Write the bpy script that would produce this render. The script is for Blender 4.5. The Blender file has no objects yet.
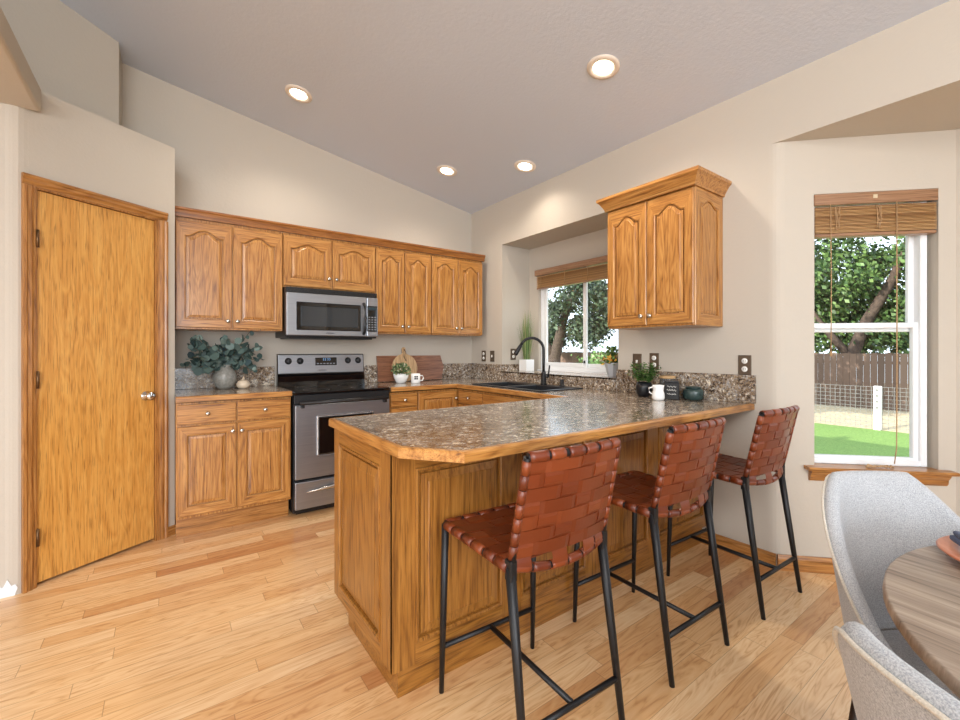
import bpy, bmesh, math, random
from mathutils import Vector, Matrix
PI = math.pi
random.seed(7)
SC = bpy.context.scene
COL = SC.collection

# ------------------------------------------------------------------ camera, sky, sun, big lights, exposure
cam_d = bpy.data.cameras.new('camera'); cam = bpy.data.objects.new('camera', cam_d); COL.objects.link(cam)
cam_d.sensor_width = 36.0; cam_d.lens = 432.17/960*36.0; cam_d.shift_y = -10.0/960
cam_d.clip_start = 0.02; cam_d.clip_end = 200
cam.location = (0, 0, 1.2244); cam.rotation_euler = (PI/2, 0, math.radians(-35.934))
SC.camera = cam

W = bpy.data.worlds.new('sky'); SC.world = W; W.use_nodes = True
wn = W.node_tree.nodes; wl = W.node_tree.links
bg = wn['Background']; bg.inputs['Color'].default_value = (0.78, 0.89, 1.0, 1); bg.inputs['Strength'].default_value = 2.8

sun_d = bpy.data.lights.new('sun', 'SUN'); sun = bpy.data.objects.new('sun', sun_d); COL.objects.link(sun)
sun_d.energy = 8.5; sun_d.angle = 0.01; sun_d.color = (1.0, 0.93, 0.82)
sun.rotation_euler = Vector((1.0, -0.18, -0.53)).to_track_quat('-Z', 'Y').to_euler()

def area(name, loc, look, sx, sy, power, col=(1, 1, 1)):
    l = bpy.data.lights.new(name, 'AREA'); l.shape = 'RECTANGLE'; l.size = sx; l.size_y = sy; l.energy = power; l.color = col
    o = bpy.data.objects.new(name, l); COL.objects.link(o); o.location = loc
    o.rotation_euler = Vector(look).to_track_quat('-Z', 'Y').to_euler()
    return o
area('living_room_fill', (-1.35, -3.9, 1.7), (0.22, 1, 0.05), 3.6, 2.2, 225, (0.90, 0.95, 1.0))  # added fill lamp, set before the unseen opening behind the viewer
area('hall_fill', (-4.3, -0.3, 1.6), (1, 0.15, 0.0), 3.2, 2.0, 120, (0.90, 0.95, 1.0))  # added fill from the left; the wall there has no window
area('overhead_fill', (-1.2, -1.6, 3.2), (0.25, 0.3, -1), 2.2, 2.2, 150, (1.0, 0.97, 0.93))  # added overhead fill to brighten the interior, no fixture behind it

SC.view_settings.view_transform = 'Standard'; SC.view_settings.look = 'None'
SC.view_settings.gamma = 1.0; SC.view_settings.use_curve_mapping = False
SC.view_settings.exposure = -0.07

# ------------------------------------------------------------------ materials
def s2l(c):
    return tuple(((v/255)/12.92 if v/255 <= 0.04045 else ((v/255+0.055)/1.055)**2.4) for v in c) + (1,)
class NT:
    def __init__(s, name):
        s.m = bpy.data.materials.new(name); s.m.use_nodes = True
        s.t = s.m.node_tree; s.n = s.t.nodes; s.b = s.n['Principled BSDF']; s.out = s.n['Material Output']
    def add(s, typ, **kw):
        nd = s.n.new(typ)
        for k, v in kw.items(): setattr(nd, k, v)
        return nd
    def link(s, a, b): s.t.links.new(a, b)
    def math(s, op, a, b=None, c=None):
        nd = s.add('ShaderNodeMath', operation=op)
        for i, v in enumerate((a, b, c)):
            if v is None: continue
            if isinstance(v, (int, float)): nd.inputs[i].default_value = v
            else: s.link(v, nd.inputs[i])
        return nd.outputs[0]
    def ramp(s, fac, stops, interp='LINEAR'):
        r = s.add('ShaderNodeValToRGB'); r.color_ramp.interpolation = interp
        e = r.color_ramp.elements
        while len(e) < len(stops): e.new(0.5)
        for i, (p, c) in enumerate(stops):
            e[i].position = p; e[i].color = c if len(c) == 4 else tuple(c)+(1,)
        s.link(fac, r.inputs[0]); return r.outputs[0]
    def mix(s, fac, a, b, mode='MIX'):
        nd = s.add('ShaderNodeMix', data_type='RGBA', blend_type=mode)
        for sock, v in ((nd.inputs[0], fac), (nd.inputs[6], a), (nd.inputs[7], b)):
            if isinstance(v, (int, float)): sock.default_value = v
            elif isinstance(v, tuple): sock.default_value = v if len(v) == 4 else v+(1,)
            else: s.link(v, sock)
        return nd.outputs[2]
    def coords(s, scale=(1, 1, 1), rnd=True, which='Object'):
        tc = s.add('ShaderNodeTexCoord'); v = tc.outputs[which]
        if rnd:
            oi = s.add('ShaderNodeObjectInfo')
            cb = s.add('ShaderNodeVectorMath', operation='SCALE'); cb.inputs[0].default_value = (7.3, 11.7, 5.1)
            s.link(oi.outputs['Random'], cb.inputs['Scale'])
            ad = s.add('ShaderNodeVectorMath', operation='ADD'); s.link(v, ad.inputs[0]); s.link(cb.outputs[0], ad.inputs[1]); v = ad.outputs[0]
        mp = s.add('ShaderNodeMapping'); mp.inputs['Scale'].default_value = scale; s.link(v, mp.inputs['Vector'])
        return mp.outputs[0]
    def noise(s, v, scale=5, detail=4, rough=0.5, dist=0.0):
        nd = s.add('ShaderNodeTexNoise'); nd.inputs['Scale'].default_value = scale; nd.inputs['Detail'].default_value = detail
        nd.inputs['Roughness'].default_value = rough; nd.inputs['Distortion'].default_value = dist
        s.link(v, nd.inputs['Vector']); return nd.outputs['Fac']
    def bump(s, h, strength=0.2, dist=0.002):
        b = s.add('ShaderNodeBump'); b.inputs['Strength'].default_value = strength; b.inputs['Distance'].default_value = dist
        s.link(h, b.inputs['Height']); s.link(b.outputs[0], s.b.inputs['Normal'])
    def set(s, **kw):
        for k, v in kw.items():
            s.b.inputs[k.replace('_', ' ')].default_value = v
        return s
def plain(name, rgb, rough=0.5, metal=0.0, **kw):
    n = NT(name); n.set(Base_Color=s2l(rgb), Roughness=rough, Metallic=metal); n.set(**kw)
    return n.m
def oak(name, axis, light, mid, dark, rough=0.32, fig=1.0):
    n = NT(name)
    def sc(al, ac):
        v = [ac]*3; v[axis] = al; return tuple(v)
    a = n.noise(n.coords(sc(3.0, 95)), 1.0, 5, 0.62, 0.3)
    b = n.noise(n.coords(sc(0.8, 8.5)), 1.0, 2, 0.45, 0.9*fig)
    rings = n.math('FRACT', n.math('MULTIPLY', b, 11.0))
    rings = n.math('ABSOLUTE', n.math('SUBTRACT', rings, 0.5))
    p = n.noise(n.coords(sc(9, 260)), 1.0, 2, 0.6)
    f = n.math('ADD', n.math('MULTIPLY', a, 0.74), n.math('MULTIPLY', rings, 0.42))
    c = n.ramp(f, [(0.22, dark), (0.42, mid), (0.72, light)])
    pores = n.ramp(p, [(0.33, (0.42, 0.35, 0.28)), (0.46, (1, 1, 1))])
    c = n.mix(0.75, c, pores, 'MULTIPLY')
    n.link(c, n.b.inputs['Base Color']); n.set(Roughness=rough, Coat_Weight=0.25, Coat_Roughness=0.25)
    n.bump(p, 0.12, 0.001)
    return n.m
OL, OM, OD = s2l((202, 150, 84)), s2l((172, 116, 56)), s2l((100, 58, 24))
OAK = [oak('oak_grain_%s' % 'xyz'[i], i, OL, OM, OD) for i in range(3)]
PL, PM, PD = s2l((170, 118, 54)), s2l((142, 92, 36)), s2l((80, 45, 16))  # cabinet oak darkened: the peninsula's shade is put into its colours
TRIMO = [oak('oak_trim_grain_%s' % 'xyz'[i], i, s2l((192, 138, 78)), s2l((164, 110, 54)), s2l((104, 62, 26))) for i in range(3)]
DOORW = oak('door_oak_veneer', 2, s2l((224, 172, 94)), s2l((208, 150, 72)), s2l((186, 126, 54)), 0.35, 1.3)

def wallmat(name, rgb, bump=0.25):
    n = NT(name); n.set(Base_Color=s2l(rgb), Roughness=0.75)
    n.bump(n.noise(n.coords(rnd=False), 55, 3, 0.6), bump, 0.004); return n.m
WALL = wallmat('beige_wall_paint', (192, 183, 170))
CEIL = wallmat('ceiling_paint', (203, 211, 224), 0.35)
def floor_mat():
    n = NT('oak_strip_floor'); tc = n.add('ShaderNodeTexCoord'); sp = n.add('ShaderNodeSeparateXYZ'); n.link(tc.outputs['Object'], sp.inputs[0])
    x, y = sp.outputs[0], sp.outputs[1]
    row_f = n.math('DIVIDE', y, 0.083); row = n.math('FLOOR', row_f)
    w1 = n.add('ShaderNodeTexWhiteNoise', noise_dimensions='1D'); n.link(row, w1.inputs['W'])
    colf = n.math('ADD', n.math('DIVIDE', x, 0.85), n.math('MULTIPLY', w1.outputs['Value'], 13.0)); col = n.math('FLOOR', colf)
    cb = n.add('ShaderNodeCombineXYZ'); n.link(row, cb.inputs[0]); n.link(col, cb.inputs[1])
    w2 = n.add('ShaderNodeTexWhiteNoise', noise_dimensions='2D'); n.link(cb.outputs[0], w2.inputs['Vector'])
    off = n.add('ShaderNodeVectorMath', operation='SCALE'); n.link(w2.outputs['Color'], off.inputs[0]); off.inputs['Scale'].default_value = 30
    ad = n.add('ShaderNodeVectorMath', operation='ADD'); n.link(tc.outputs['Object'], ad.inputs[0]); n.link(off.outputs[0], ad.inputs[1])
    def grain(scale, *a):
        mp = n.add('ShaderNodeMapping'); mp.inputs['Scale'].default_value = scale; n.link(ad.outputs[0], mp.inputs['Vector']); return n.noise(mp.outputs[0], 1.0, *a)
    g1 = grain((2.2, 55, 1), 5, 0.6, 0.5); g2 = grain((1.3, 11, 1), 3, 0.5, 1.5)
    rings = n.math('ABSOLUTE', n.math('SUBTRACT', n.math('FRACT', n.math('MULTIPLY', g2, 9.0)), 0.5))
    f = n.math('ADD', n.math('MULTIPLY', g1, 0.6), n.math('MULTIPLY', rings, 0.55))
    c = n.ramp(f, [(0.2, s2l((196, 148, 100))), (0.38, s2l((226, 188, 142))), (0.7, s2l((238, 208, 166)))])
    tone = n.ramp(w2.outputs['Value'], [(0.0, s2l((212, 178, 150))), (0.18, s2l((238, 220, 200))), (0.55, s2l((250, 242, 230))), (1.0, s2l((255, 255, 255)))])
    c = n.mix(1.0, c, tone, 'MULTIPLY')
    ey = n.math('ABSOLUTE', n.math('SUBTRACT', n.math('FRACT', row_f), 0.5)); ex = n.math('ABSOLUTE', n.math('SUBTRACT', n.math('FRACT', colf), 0.5))
    gap = n.math('MAXIMUM', n.math('GREATER_THAN', ey, 0.488), n.math('GREATER_THAN', ex, 0.4985))
    c = n.mix(n.math('MULTIPLY', gap, 0.5), c, s2l((120, 72, 36)))
    n.link(c, n.b.inputs['Base Color']); n.set(Roughness=0.3, Coat_Weight=0.3, Coat_Roughness=0.2)
    n.bump(n.math('SUBTRACT', g1, gap), 0.06, 0.002); return n.m
FLOOR = floor_mat()
def granite():
    n = NT('granite_pattern_laminate'); v = n.coords((1, 1, 1), False)
    wob = n.add('ShaderNodeTexNoise'); wob.inputs['Scale'].default_value = 14; n.link(v, wob.inputs['Vector'])
    sc = n.add('ShaderNodeVectorMath', operation='SCALE'); n.link(wob.outputs['Color'], sc.inputs[0]); sc.inputs['Scale'].default_value = 0.05
    ad = n.add('ShaderNodeVectorMath', operation='ADD'); n.link(v, ad.inputs[0]); n.link(sc.outputs[0], ad.inputs[1])
    mp = n.add('ShaderNodeMapping'); mp.inputs['Scale'].default_value = (0.9, 1.1, 1.0); n.link(ad.outputs[0], mp.inputs['Vector'])
    vo = n.add('ShaderNodeTexVoronoi'); vo.inputs['Scale'].default_value = 60; n.link(mp.outputs[0], vo.inputs['Vector'])
    sep = n.add('ShaderNodeSeparateColor'); n.link(vo.outputs['Color'], sep.inputs[0])
    vo2 = n.add('ShaderNodeTexVoronoi'); vo2.inputs['Scale'].default_value = 125; n.link(mp.outputs[0], vo2.inputs['Vector'])
    sep2 = n.add('ShaderNodeSeparateColor'); n.link(vo2.outputs['Color'], sep2.inputs[0])
    big = n.noise(mp.outputs[0], 9, 3, 0.6, 0.8); fine = n.noise(mp.outputs[0], 120, 3, 0.7)
    f = n.math('ADD', n.math('ADD', n.math('MULTIPLY', sep.outputs[0], 0.38), n.math('MULTIPLY', sep2.outputs[0], 0.27)), n.math('ADD', n.math('MULTIPLY', big, 0.55), n.math('MULTIPLY', n.math('SUBTRACT', fine, 0.5), 0.5)))
    c = n.ramp(f, [(0.24, s2l((24, 21, 21))), (0.38, s2l((78, 62, 50))), (0.47, s2l((150, 124, 94))), (0.55, s2l((84, 82, 86))), (0.65, s2l((176, 152, 120))), (0.74, s2l((124, 126, 132))), (0.88, s2l((228, 214, 190)))])
    n.link(c, n.b.inputs['Base Color']); n.set(Roughness=0.18, Coat_Weight=0.2, Coat_Roughness=0.08); return n.m
GRANITE = granite()
def leather():
    n = NT('woven_tan_leather'); g = n.add('ShaderNodeNewGeometry')
    c = n.ramp(g.outputs['Random Per Island'], [(0.0, s2l((90, 36, 12))), (0.5, s2l((108, 46, 16))), (1.0, s2l((128, 60, 25)))])
    k = n.noise(n.coords((1, 1, 1)), 30, 4, 0.6)
    c = n.mix(n.math('MULTIPLY', k, 0.35), c, s2l((110, 46, 24)))
    n.link(c, n.b.inputs['Base Color']); n.set(Roughness=0.36, Coat_Weight=0.08, Coat_Roughness=0.3); n.bump(n.noise(n.coords((1, 1, 1)), 220, 2), 0.08, 0.001); return n.m
LEATHER = leather()
BLACKM = plain('black_metal', (28, 28, 30), 0.42, 0.3)
def steel(name, axis=0, rgb=(164, 167, 173)):
    n = NT(name); s = [400]*3; s[axis] = 3
    f = n.noise(n.coords(tuple(s)), 1, 2); c = n.ramp(f, [(0.3, s2l(tuple(int(v*0.92) for v in rgb))), (0.7, s2l(rgb))])
    n.link(c, n.b.inputs['Base Color']); n.set(Metallic=0.85, Roughness=0.34); return n.m
STEEL = steel('brushed_steel')
NICKEL = plain('satin_nickel', (200, 196, 188), 0.25, 1.0)
CHROME = plain('chrome', (215, 215, 215), 0.12, 1.0)
BLACKG = plain('black_glass', (10, 10, 12), 0.06, 0.0, Coat_Weight=0.5)
BLACKP = plain('black_plastic', (22, 22, 24), 0.4)
SINKB = plain('black_composite', (30, 33, 38), 0.3)
WHITEV = plain('white_vinyl', (238, 240, 242), 0.4)
WHITEC = plain('white_ceramic', (240, 240, 238), 0.2)
BRONZE = plain('brown_metal_plate', (106, 92, 78), 0.4, 0.6)
SOCK = plain('white_socket', (235, 232, 225), 0.4)
DARKGAP = plain('dark_interior', (20, 14, 10), 0.8)
def glass():
    n = NT('window_glass'); n.n.remove(n.b)
    tr = n.add('ShaderNodeBsdfTransparent'); gl = n.add('ShaderNodeBsdfGlossy'); gl.inputs['Roughness'].default_value = 0.02
    fr = n.add('ShaderNodeFresnel'); ge = n.add('ShaderNodeNewGeometry'); n.link(n.math('SUBTRACT', 1.45, n.math('MULTIPLY', ge.outputs['Backfacing'], 1.45-1/1.45)), fr.inputs['IOR']); mx = n.add('ShaderNodeMixShader')
    tr.inputs['Color'].default_value = (0.94, 0.96, 0.96, 1)
    n.link(fr.outputs[0], mx.inputs[0]); n.link(tr.outputs[0], mx.inputs[1]); n.link(gl.outputs[0], mx.inputs[2]); n.link(mx.outputs[0], n.out.inputs['Surface']); return n.m
GLASS = glass()
def fabric(name, a, b):
    n = NT(name); f = n.noise(n.coords((1, 1, 1)), 420, 3, 0.7)
    c = n.ramp(f, [(0.35, s2l(a)), (0.65, s2l(b))]); n.link(c, n.b.inputs['Base Color']); n.set(Roughness=0.9, Sheen_Weight=0.2); n.bump(f, 0.25, 0.002); return n.m
FAB = fabric('grey_tweed_fabric', (138, 141, 146), (190, 192, 194))
PIPE = fabric('piping_fabric', (176, 168, 154), (206, 198, 184))
def tabletop():
    n = NT('weathered_grey_wood'); a = n.noise(n.coords((4, 85, 20), False), 1, 5, 0.65, 0.4); b = n.noise(n.coords((1.2, 16, 5), False), 1, 3, 0.5, 0.8)
    c = n.ramp(n.math('ADD', n.math('MULTIPLY', a, 0.6), n.math('MULTIPLY', b, 0.45)), [(0.34, s2l((72, 60, 50))), (0.46, s2l((136, 120, 106))), (0.68, s2l((178, 162, 146)))])
    n.link(c, n.b.inputs['Base Color']); n.set(Roughness=0.42); n.bump(a, 0.1, 0.001); return n.m
TABLE = tabletop()
def noisy(name, a, b, scale=20, rough=0.6, **kw):
    n = NT(name); f = n.noise(n.coords((1, 1, 1)), scale, 4, 0.6); n.link(n.ramp(f, [(0.3, s2l(a)), (0.7, s2l(b))]), n.b.inputs['Base Color']); n.set(Roughness=rough, **kw); return n.m
def island(name, cols, rough=0.6, **kw):
    n = NT(name); g = n.add('ShaderNodeNewGeometry'); k = len(cols)
    n.link(n.ramp(g.outputs['Random Per Island'], [(i/(k-1), s2l(c)) for i, c in enumerate(cols)]), n.b.inputs['Base Color']); n.set(Roughness=rough, **kw); return n.m
BLINDW = island('wood_slats', [(156, 112, 66), (184, 140, 88), (206, 164, 112)], 0.45)
BLINDV = oak('blind_valance_wood', 0, s2l((166, 128, 98)), s2l((150, 112, 82)), s2l((116, 80, 54)))
CORD = plain('tan_cord', (176, 142, 104), 0.8)

# ------------------------------------------------------------------ geometry helpers
class MB:
    def __init__(s): s.bm = bmesh.new(); s.mi = 0
    def _mark(s, n0):
        s.bm.faces.ensure_lookup_table()
        for f in s.bm.faces[n0:] if isinstance(n0, int) else n0: f.material_index = s.mi
    def box(s, x0, x1, y0, y1, z0, z1, bev=0.0, seg=2):
        n0 = len(s.bm.faces)
        v = [s.bm.verts.new((x, y, z)) for x in (x0, x1) for y in (y0, y1) for z in (z0, z1)]
        fs = [s.bm.faces.new([v[i] for i in q]) for q in ((0, 1, 3, 2), (4, 6, 7, 5), (0, 4, 5, 1), (2, 3, 7, 6), (0, 2, 6, 4), (1, 5, 7, 3))]
        for f in fs: f.material_index = s.mi
        if bev > 0:
            es = list({e for f in fs for e in f.edges})
            r = bmesh.ops.bevel(s.bm, geom=es, offset=bev, segments=seg, affect='EDGES', profile=0.5)
            for f in r['faces']: f.material_index = s.mi
        return s
    def prism(s, pts, z0, z1, bev=0.0):
        b = [s.bm.verts.new((p[0], p[1], z0)) for p in pts]; t = [s.bm.verts.new((p[0], p[1], z1)) for p in pts]
        n = len(pts); fs = []
        for i in range(n): fs.append(s.bm.faces.new((b[i], b[(i+1) % n], t[(i+1) % n], t[i])))
        f1 = s.bm.faces.new(list(reversed(b))); f2 = s.bm.faces.new(t); fs += [f1, f2]
        for f in fs: f.material_index = s.mi
        if bev > 0:
            es = list(set(f2.edges) | set(f1.edges)); bmesh.ops.bevel(s.bm, geom=es, offset=bev, segments=2, affect='EDGES')
        return s
    def prism_axis(s, prof, axis, a0, a1):
        # profile of (u, v) extruded along an axis: axis x -> (y, z); axis y -> (x, z)
        def pt(p, a): return (a, p[0], p[1]) if axis == 0 else ((p[0], a, p[1]) if axis == 1 else (p[0], p[1], a))
        A = [s.bm.verts.new(pt(p, a0)) for p in prof]; B = [s.bm.verts.new(pt(p, a1)) for p in prof]; n = len(prof)
        fs = [s.bm.faces.new((A[i], A[(i+1) % n], B[(i+1) % n], B[i])) for i in range(n)]
        fs += [s.bm.faces.new(list(reversed(A))), s.bm.faces.new(B)]
        for f in fs: f.material_index = s.mi
        return s
    def tube(s, path, r, seg=10, caps=True, closed=False):
        P = [Vector(p) for p in path]; n = len(P); rings = []
        rad = r if isinstance(r, (list, tuple)) else [r]*n
        ref = None
        for i in range(n):
            if closed: d = P[(i+1) % n]-P[i-1]
            else: d = P[min(i+1, n-1)]-P[max(i-1, 0)]
            d.normalize()
            if ref is None:
                ref = Vector((0, 0, 1)) if abs(d.z) < 0.9 else Vector((1, 0, 0))
            a = d.cross(ref); 
            if a.length < 1e-5: a = d.cross(Vector((0, 1, 0)))
            a.normalize(); b = d.cross(a).normalized(); ref = -b if False else ref
            rings.append([s.bm.verts.new(P[i]+(a*math.cos(t)+b*math.sin(t))*rad[i]) for t in [2*PI*k/seg for k in range(seg)]])
        m = n if closed else n-1
        for i in range(m):
            A, B = rings[i], rings[(i+1) % n]
            for k in range(seg):
                f = s.bm.faces.new((A[k], A[(k+1) % seg], B[(k+1) % seg], B[k])); f.material_index = s.mi; f.smooth = True
        if caps and not closed:
            for f in (s.bm.faces.new(list(reversed(rings[0]))), s.bm.faces.new(rings[-1])): f.material_index = s.mi
        return s
    def lathe(s, prof, c=(0, 0, 0), seg=28, smooth=True):
        rings = []
        for r, z in prof:
            if r < 1e-6: rings.append([s.bm.verts.new((c[0], c[1], c[2]+z))])
            else: rings.append([s.bm.verts.new((c[0]+r*math.cos(2*PI*k/seg), c[1]+r*math.sin(2*PI*k/seg), c[2]+z)) for k in range(seg)])
        for A, B in zip(rings, rings[1:]):
            for k in range(seg):
                a = A if len(A) == 1 else [A[k], A[(k+1) % seg]]; b = B if len(B) == 1 else [B[(k+1) % seg], B[k]]
                if len(a)+len(b) < 3: continue
                f = s.bm.faces.new(a+b); f.material_index = s.mi; f.smooth = smooth
        return s
    def grid(s, fn, nu, nv, smooth=True, closed_u=False):
        V = [[s.bm.verts.new(fn(i/nu, j/nv)) for j in range(nv+1)] for i in range(nu+(0 if closed_u else 1))]
        L = len(V)
        for i in range(nu):
            for j in range(nv):
                f = s.bm.faces.new((V[i][j], V[(i+1) % L][j], V[(i+1) % L][j+1], V[i][j+1])); f.material_index = s.mi; f.smooth = smooth
        return s
    def xform(s, M): s.bm.transform(M); return s
    def build(s, name, mats, parent=None, fix=True, autosmooth=None):
        if fix: bmesh.ops.recalc_face_normals(s.bm, faces=s.bm.faces[:])
        me = bpy.data.meshes.new(name); s.bm.to_mesh(me); s.bm.free()
        for m in (mats if isinstance(mats, (list, tuple)) else [mats]): me.materials.append(m)
        o = bpy.data.objects.new(name, me); COL.objects.link(o)
        if parent: o.parent = parent
        return o
def tag(o, label, cat, group=None, kind=None):
    o['label'] = label; o['category'] = cat
    if group: o['group'] = group
    if kind: o['kind'] = kind
    return o
def thing(name, label, cat, loc=(0, 0, 0), rz=0.0, group=None):
    o = bpy.data.objects.new(name, None); COL.objects.link(o); o.empty_display_size = 0.1
    o.location = loc; o.rotation_euler = (0, 0, rz); tag(o, label, cat, group); return o
def struct(o, label=None, cat=None):
    o['kind'] = 'structure'
    if label: o['label'] = label
    if cat: o['category'] = cat
    return o
def copy_tree(o, parent=None):
    c = o.copy(); COL.objects.link(c)
    if parent: c.parent = parent
    for ch in list(o.children): copy_tree(ch, c)
    return c

# ------------------------------------------------------------------ key dimensions (metres)
YB, XR = 3.971, 2.76          # back wall, right wall
CT = 0.914                    # counter height
ZR = lambda x: 2.745 + 0.171*(XR - x)   # sloped ceiling

# ------------------------------------------------------------------ setting
m = MB().box(-5.2, 6.0, -4.6, 4.3, -0.1, 0.0); struct(m.build('floor', FLOOR), 'honey oak strip floor', 'floor')
m = MB().prism_axis([(XR+0.12, ZR(XR+0.12)), (XR+0.12, ZR(XR)+0.25), (-1.3, ZR(-1.3)+0.25), (-5.2, ZR(-1.3)+0.25), (-5.2, ZR(-1.3)), (-1.3, ZR(-1.3))], 1, -4.6, 4.2)
struct(m.build('ceiling', CEIL), 'vaulted pale grey ceiling', 'ceiling')
m = MB().prism_axis([(4.1, 2.73), (4.1, 2.86), (-1.3, 4.0), (-5.4, 4.0), (-5.4, 3.87), (-1.3, 3.87)], 1, -5.2, 4.8); struct(m.build('roof', plain('roof_shingle', (90, 84, 80), 0.9)), 'unseen house roof, eaves added to shade the lawn', 'roof')  # roof out of view, added so its eave shadows the near lawn
m = MB().box(-5.2, XR+0.14, YB, YB+0.15, 0, 3.7); struct(m.build('wall_back', WALL), 'beige wall behind the range', 'wall')
RY0, RY1, RZ0, RZ1, RX = 2.03, 3.425, 1.012, 2.295, 3.135     # box window recess
m = MB()
m.box(XR, XR+0.14, RY1, YB, 0, 2.95).box(XR, XR+0.14, RY0, RY1, 0, RZ0-0.014).box(XR, XR+0.14, RY0, RY1, RZ1, 2.95)
m.box(XR, XR+0.14, -4.6, RY0, 2.385, 2.95).box(XR, XR+0.14, -4.6, -2.3, 0, 2.385)
# recess cheeks, soffit, ledge base
m.box(XR+0.14, RX+0.14, RY1, RY1+0.1, 0.6, RZ1+0.1).box(XR+0.14, RX+0.14, RY0-0.1, RY0, 0.6, RZ1+0.1)
m.box(XR+0.14, RX+0.14, RY0, RY1, RZ1, RZ1+0.1).box(XR+0.14, RX+0.14, RY0, RY1, 0.6, RZ0-0.014)
WY0, WY1, WZ0, WZ1 = 2.19, 3.285, 1.02, 2.04                  # kitchen window hole
m.box(RX, RX+0.14, RY0, WY0, RZ0-0.014, RZ1).box(RX, RX+0.14, WY1, RY1, RZ0-0.014, RZ1).box(RX, RX+0.14, WY0, WY1, WZ1, RZ1)
# end of wall with a rounded corner running into the bay
c0 = (XR, 0.981)
arc = [(XR, RY0), (XR, 1.02), (XR+0.0015, 1.003), (XR+0.006, 0.986), (XR+0.015, 0.9695), (XR+0.028, 0.953), (XR+0.14, 0.85), (XR+0.14, RY0)]
m.prism(arc, 0, 2.385)
struct(m.build('wall_right', WALL), 'beige wall with box window recess', 'wall')
# bay: 45 degree wall, then a wall running toward the viewer
bayM = Matrix.Translation((c0[0], c0[1], 0)) @ Matrix.Rotation(-PI/4, 4, 'Z')
BU0, BU1, BZ0, BZ1, BL = 0.185, 0.781, 0.59, 2.083, 0.861
m = MB().box(0.04, BU0, 0, 0.14, 0, 2.40).box(BU1, BL, 0, 0.14, 0, 2.40).box(BU0, BU1, 0, 0.14, 0, BZ0-0.02).box(BU0, BU1, 0, 0.14, BZ1, 2.40)
m.xform(bayM)
bx, by = XR+0.6088, 0.981-0.6088
m.prism([(bx, by), (bx+0.14, by+0.06), (bx+0.14, -1.7), (bx, -1.7)], 0, 0.75).prism([(bx, by), (bx+0.14, by+0.06), (bx+0.14, -1.7), (bx, -1.7)], 2.05, 2.4)
m.prism([(bx, by), (bx+0.14, by+0.06), (bx+0.14, 0.15), (bx, 0.15)], 0.75, 2.05).prism([(bx, -1.45), (bx+0.14, -1.45), (bx+0.14, -1.7), (bx, -1.7)], 0.75, 2.05)
m.prism([(bx, -1.7), (bx+0.14, -1.7), (XR+0.14, -2.4), (XR, -2.4)], 0, 2.4)
struct(m.build('wall_bay', WALL), 'beige angled wall of the breakfast bay', 'wall')
m = MB().prism([(XR+0.139, 1.2), (bx+0.3, 0.6), (bx+0.3, -2.4), (XR+0.139, -2.4)], 2.386, 2.55)
struct(m.build('ceiling_bay', WALL), 'low flat ceiling of the breakfast bay', 'ceiling')
# pantry wall on a diagonal
PA = math.atan2(0.544, 0.839); pM = Matrix.Translation((-0.597, 3.116, 0)) @ Matrix.Rotation(PA, 4, 'Z')
m = MB().box(0.03, 0.058, 0.0, 0.115, 0, 2.57).box(0.658, 0.763, 0, 0.115, 0, 2.57).box(0.058, 0.658, 0, 0.115, 2.062, 2.57).box(0.058, 0.658, 0.20, 0.22, 0, 2.1)
m.xform(pM)
m.prism([(0.043, 3.531), (0.043, YB), (-0.06, YB), (-0.06, 3.50)], 0, 2.57)
m.prism([(-0.57, 3.15), (0.03, 3.54), (0.03, YB), (-2.2, YB), (-2.2, 3.15)], 2.5, 2.568)
struct(m.build('wall_pantry', WALL), 'pale diagonal wall of the corner pantry', 'wall')
d = Vector((0.839, 0.544, 0))
lp = [(-3.2, 3.116), (-0.65, 3.116)] + [(-0.65+0.045*t+0.0, 3.116 - 0.004*math.sin(PI*t)) for t in (0.3, 0.6)] + [(-0.603, 3.114), (-0.585, 3.1235), (-0.572, 3.132), (-0.64, 3.235), (-3.2, 3.235)]
m = MB().prism(lp, 0, 2.57); struct(m.build('wall_left', WALL), 'shaded wall edge left of the pantry door', 'wall')
m = MB().prism([(-0.257, 3.72), (-0.257, YB), (-3.4, YB), (-3.4, 3.72-3.143*0.648)], 2.568, 3.6)
struct(m.build('wall_upper', WALL), 'set-back wall above the plant shelf', 'wall')
m = MB().box(-2.4, -0.522, 0.4, 3.13, 2.445, 2.57, 0.015, 3); struct(m.build('wall_header', WALL), 'lowered header over the hall opening', 'wall')
# far walls behind the viewer (window openings there)
m = MB().box(-5.2, -4.9, -4.6, YB, 0, 3.6); struct(m.build('wall_far_left', WALL), 'far wall of the living room', 'wall')
m = MB().box(-5.2, -3.0, -4.6, -4.4, 0, 3.6).box(0.5, XR, -4.6, -4.4, 0, 3.6).box(-3.0, 0.5, -4.6, -4.4, 0, 0.6).box(-3.0, 0.5, -4.6, -4.4, 2.8, 3.6)
struct(m.build('wall_front', WALL), 'living room wall behind the viewer', 'wall')

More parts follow.
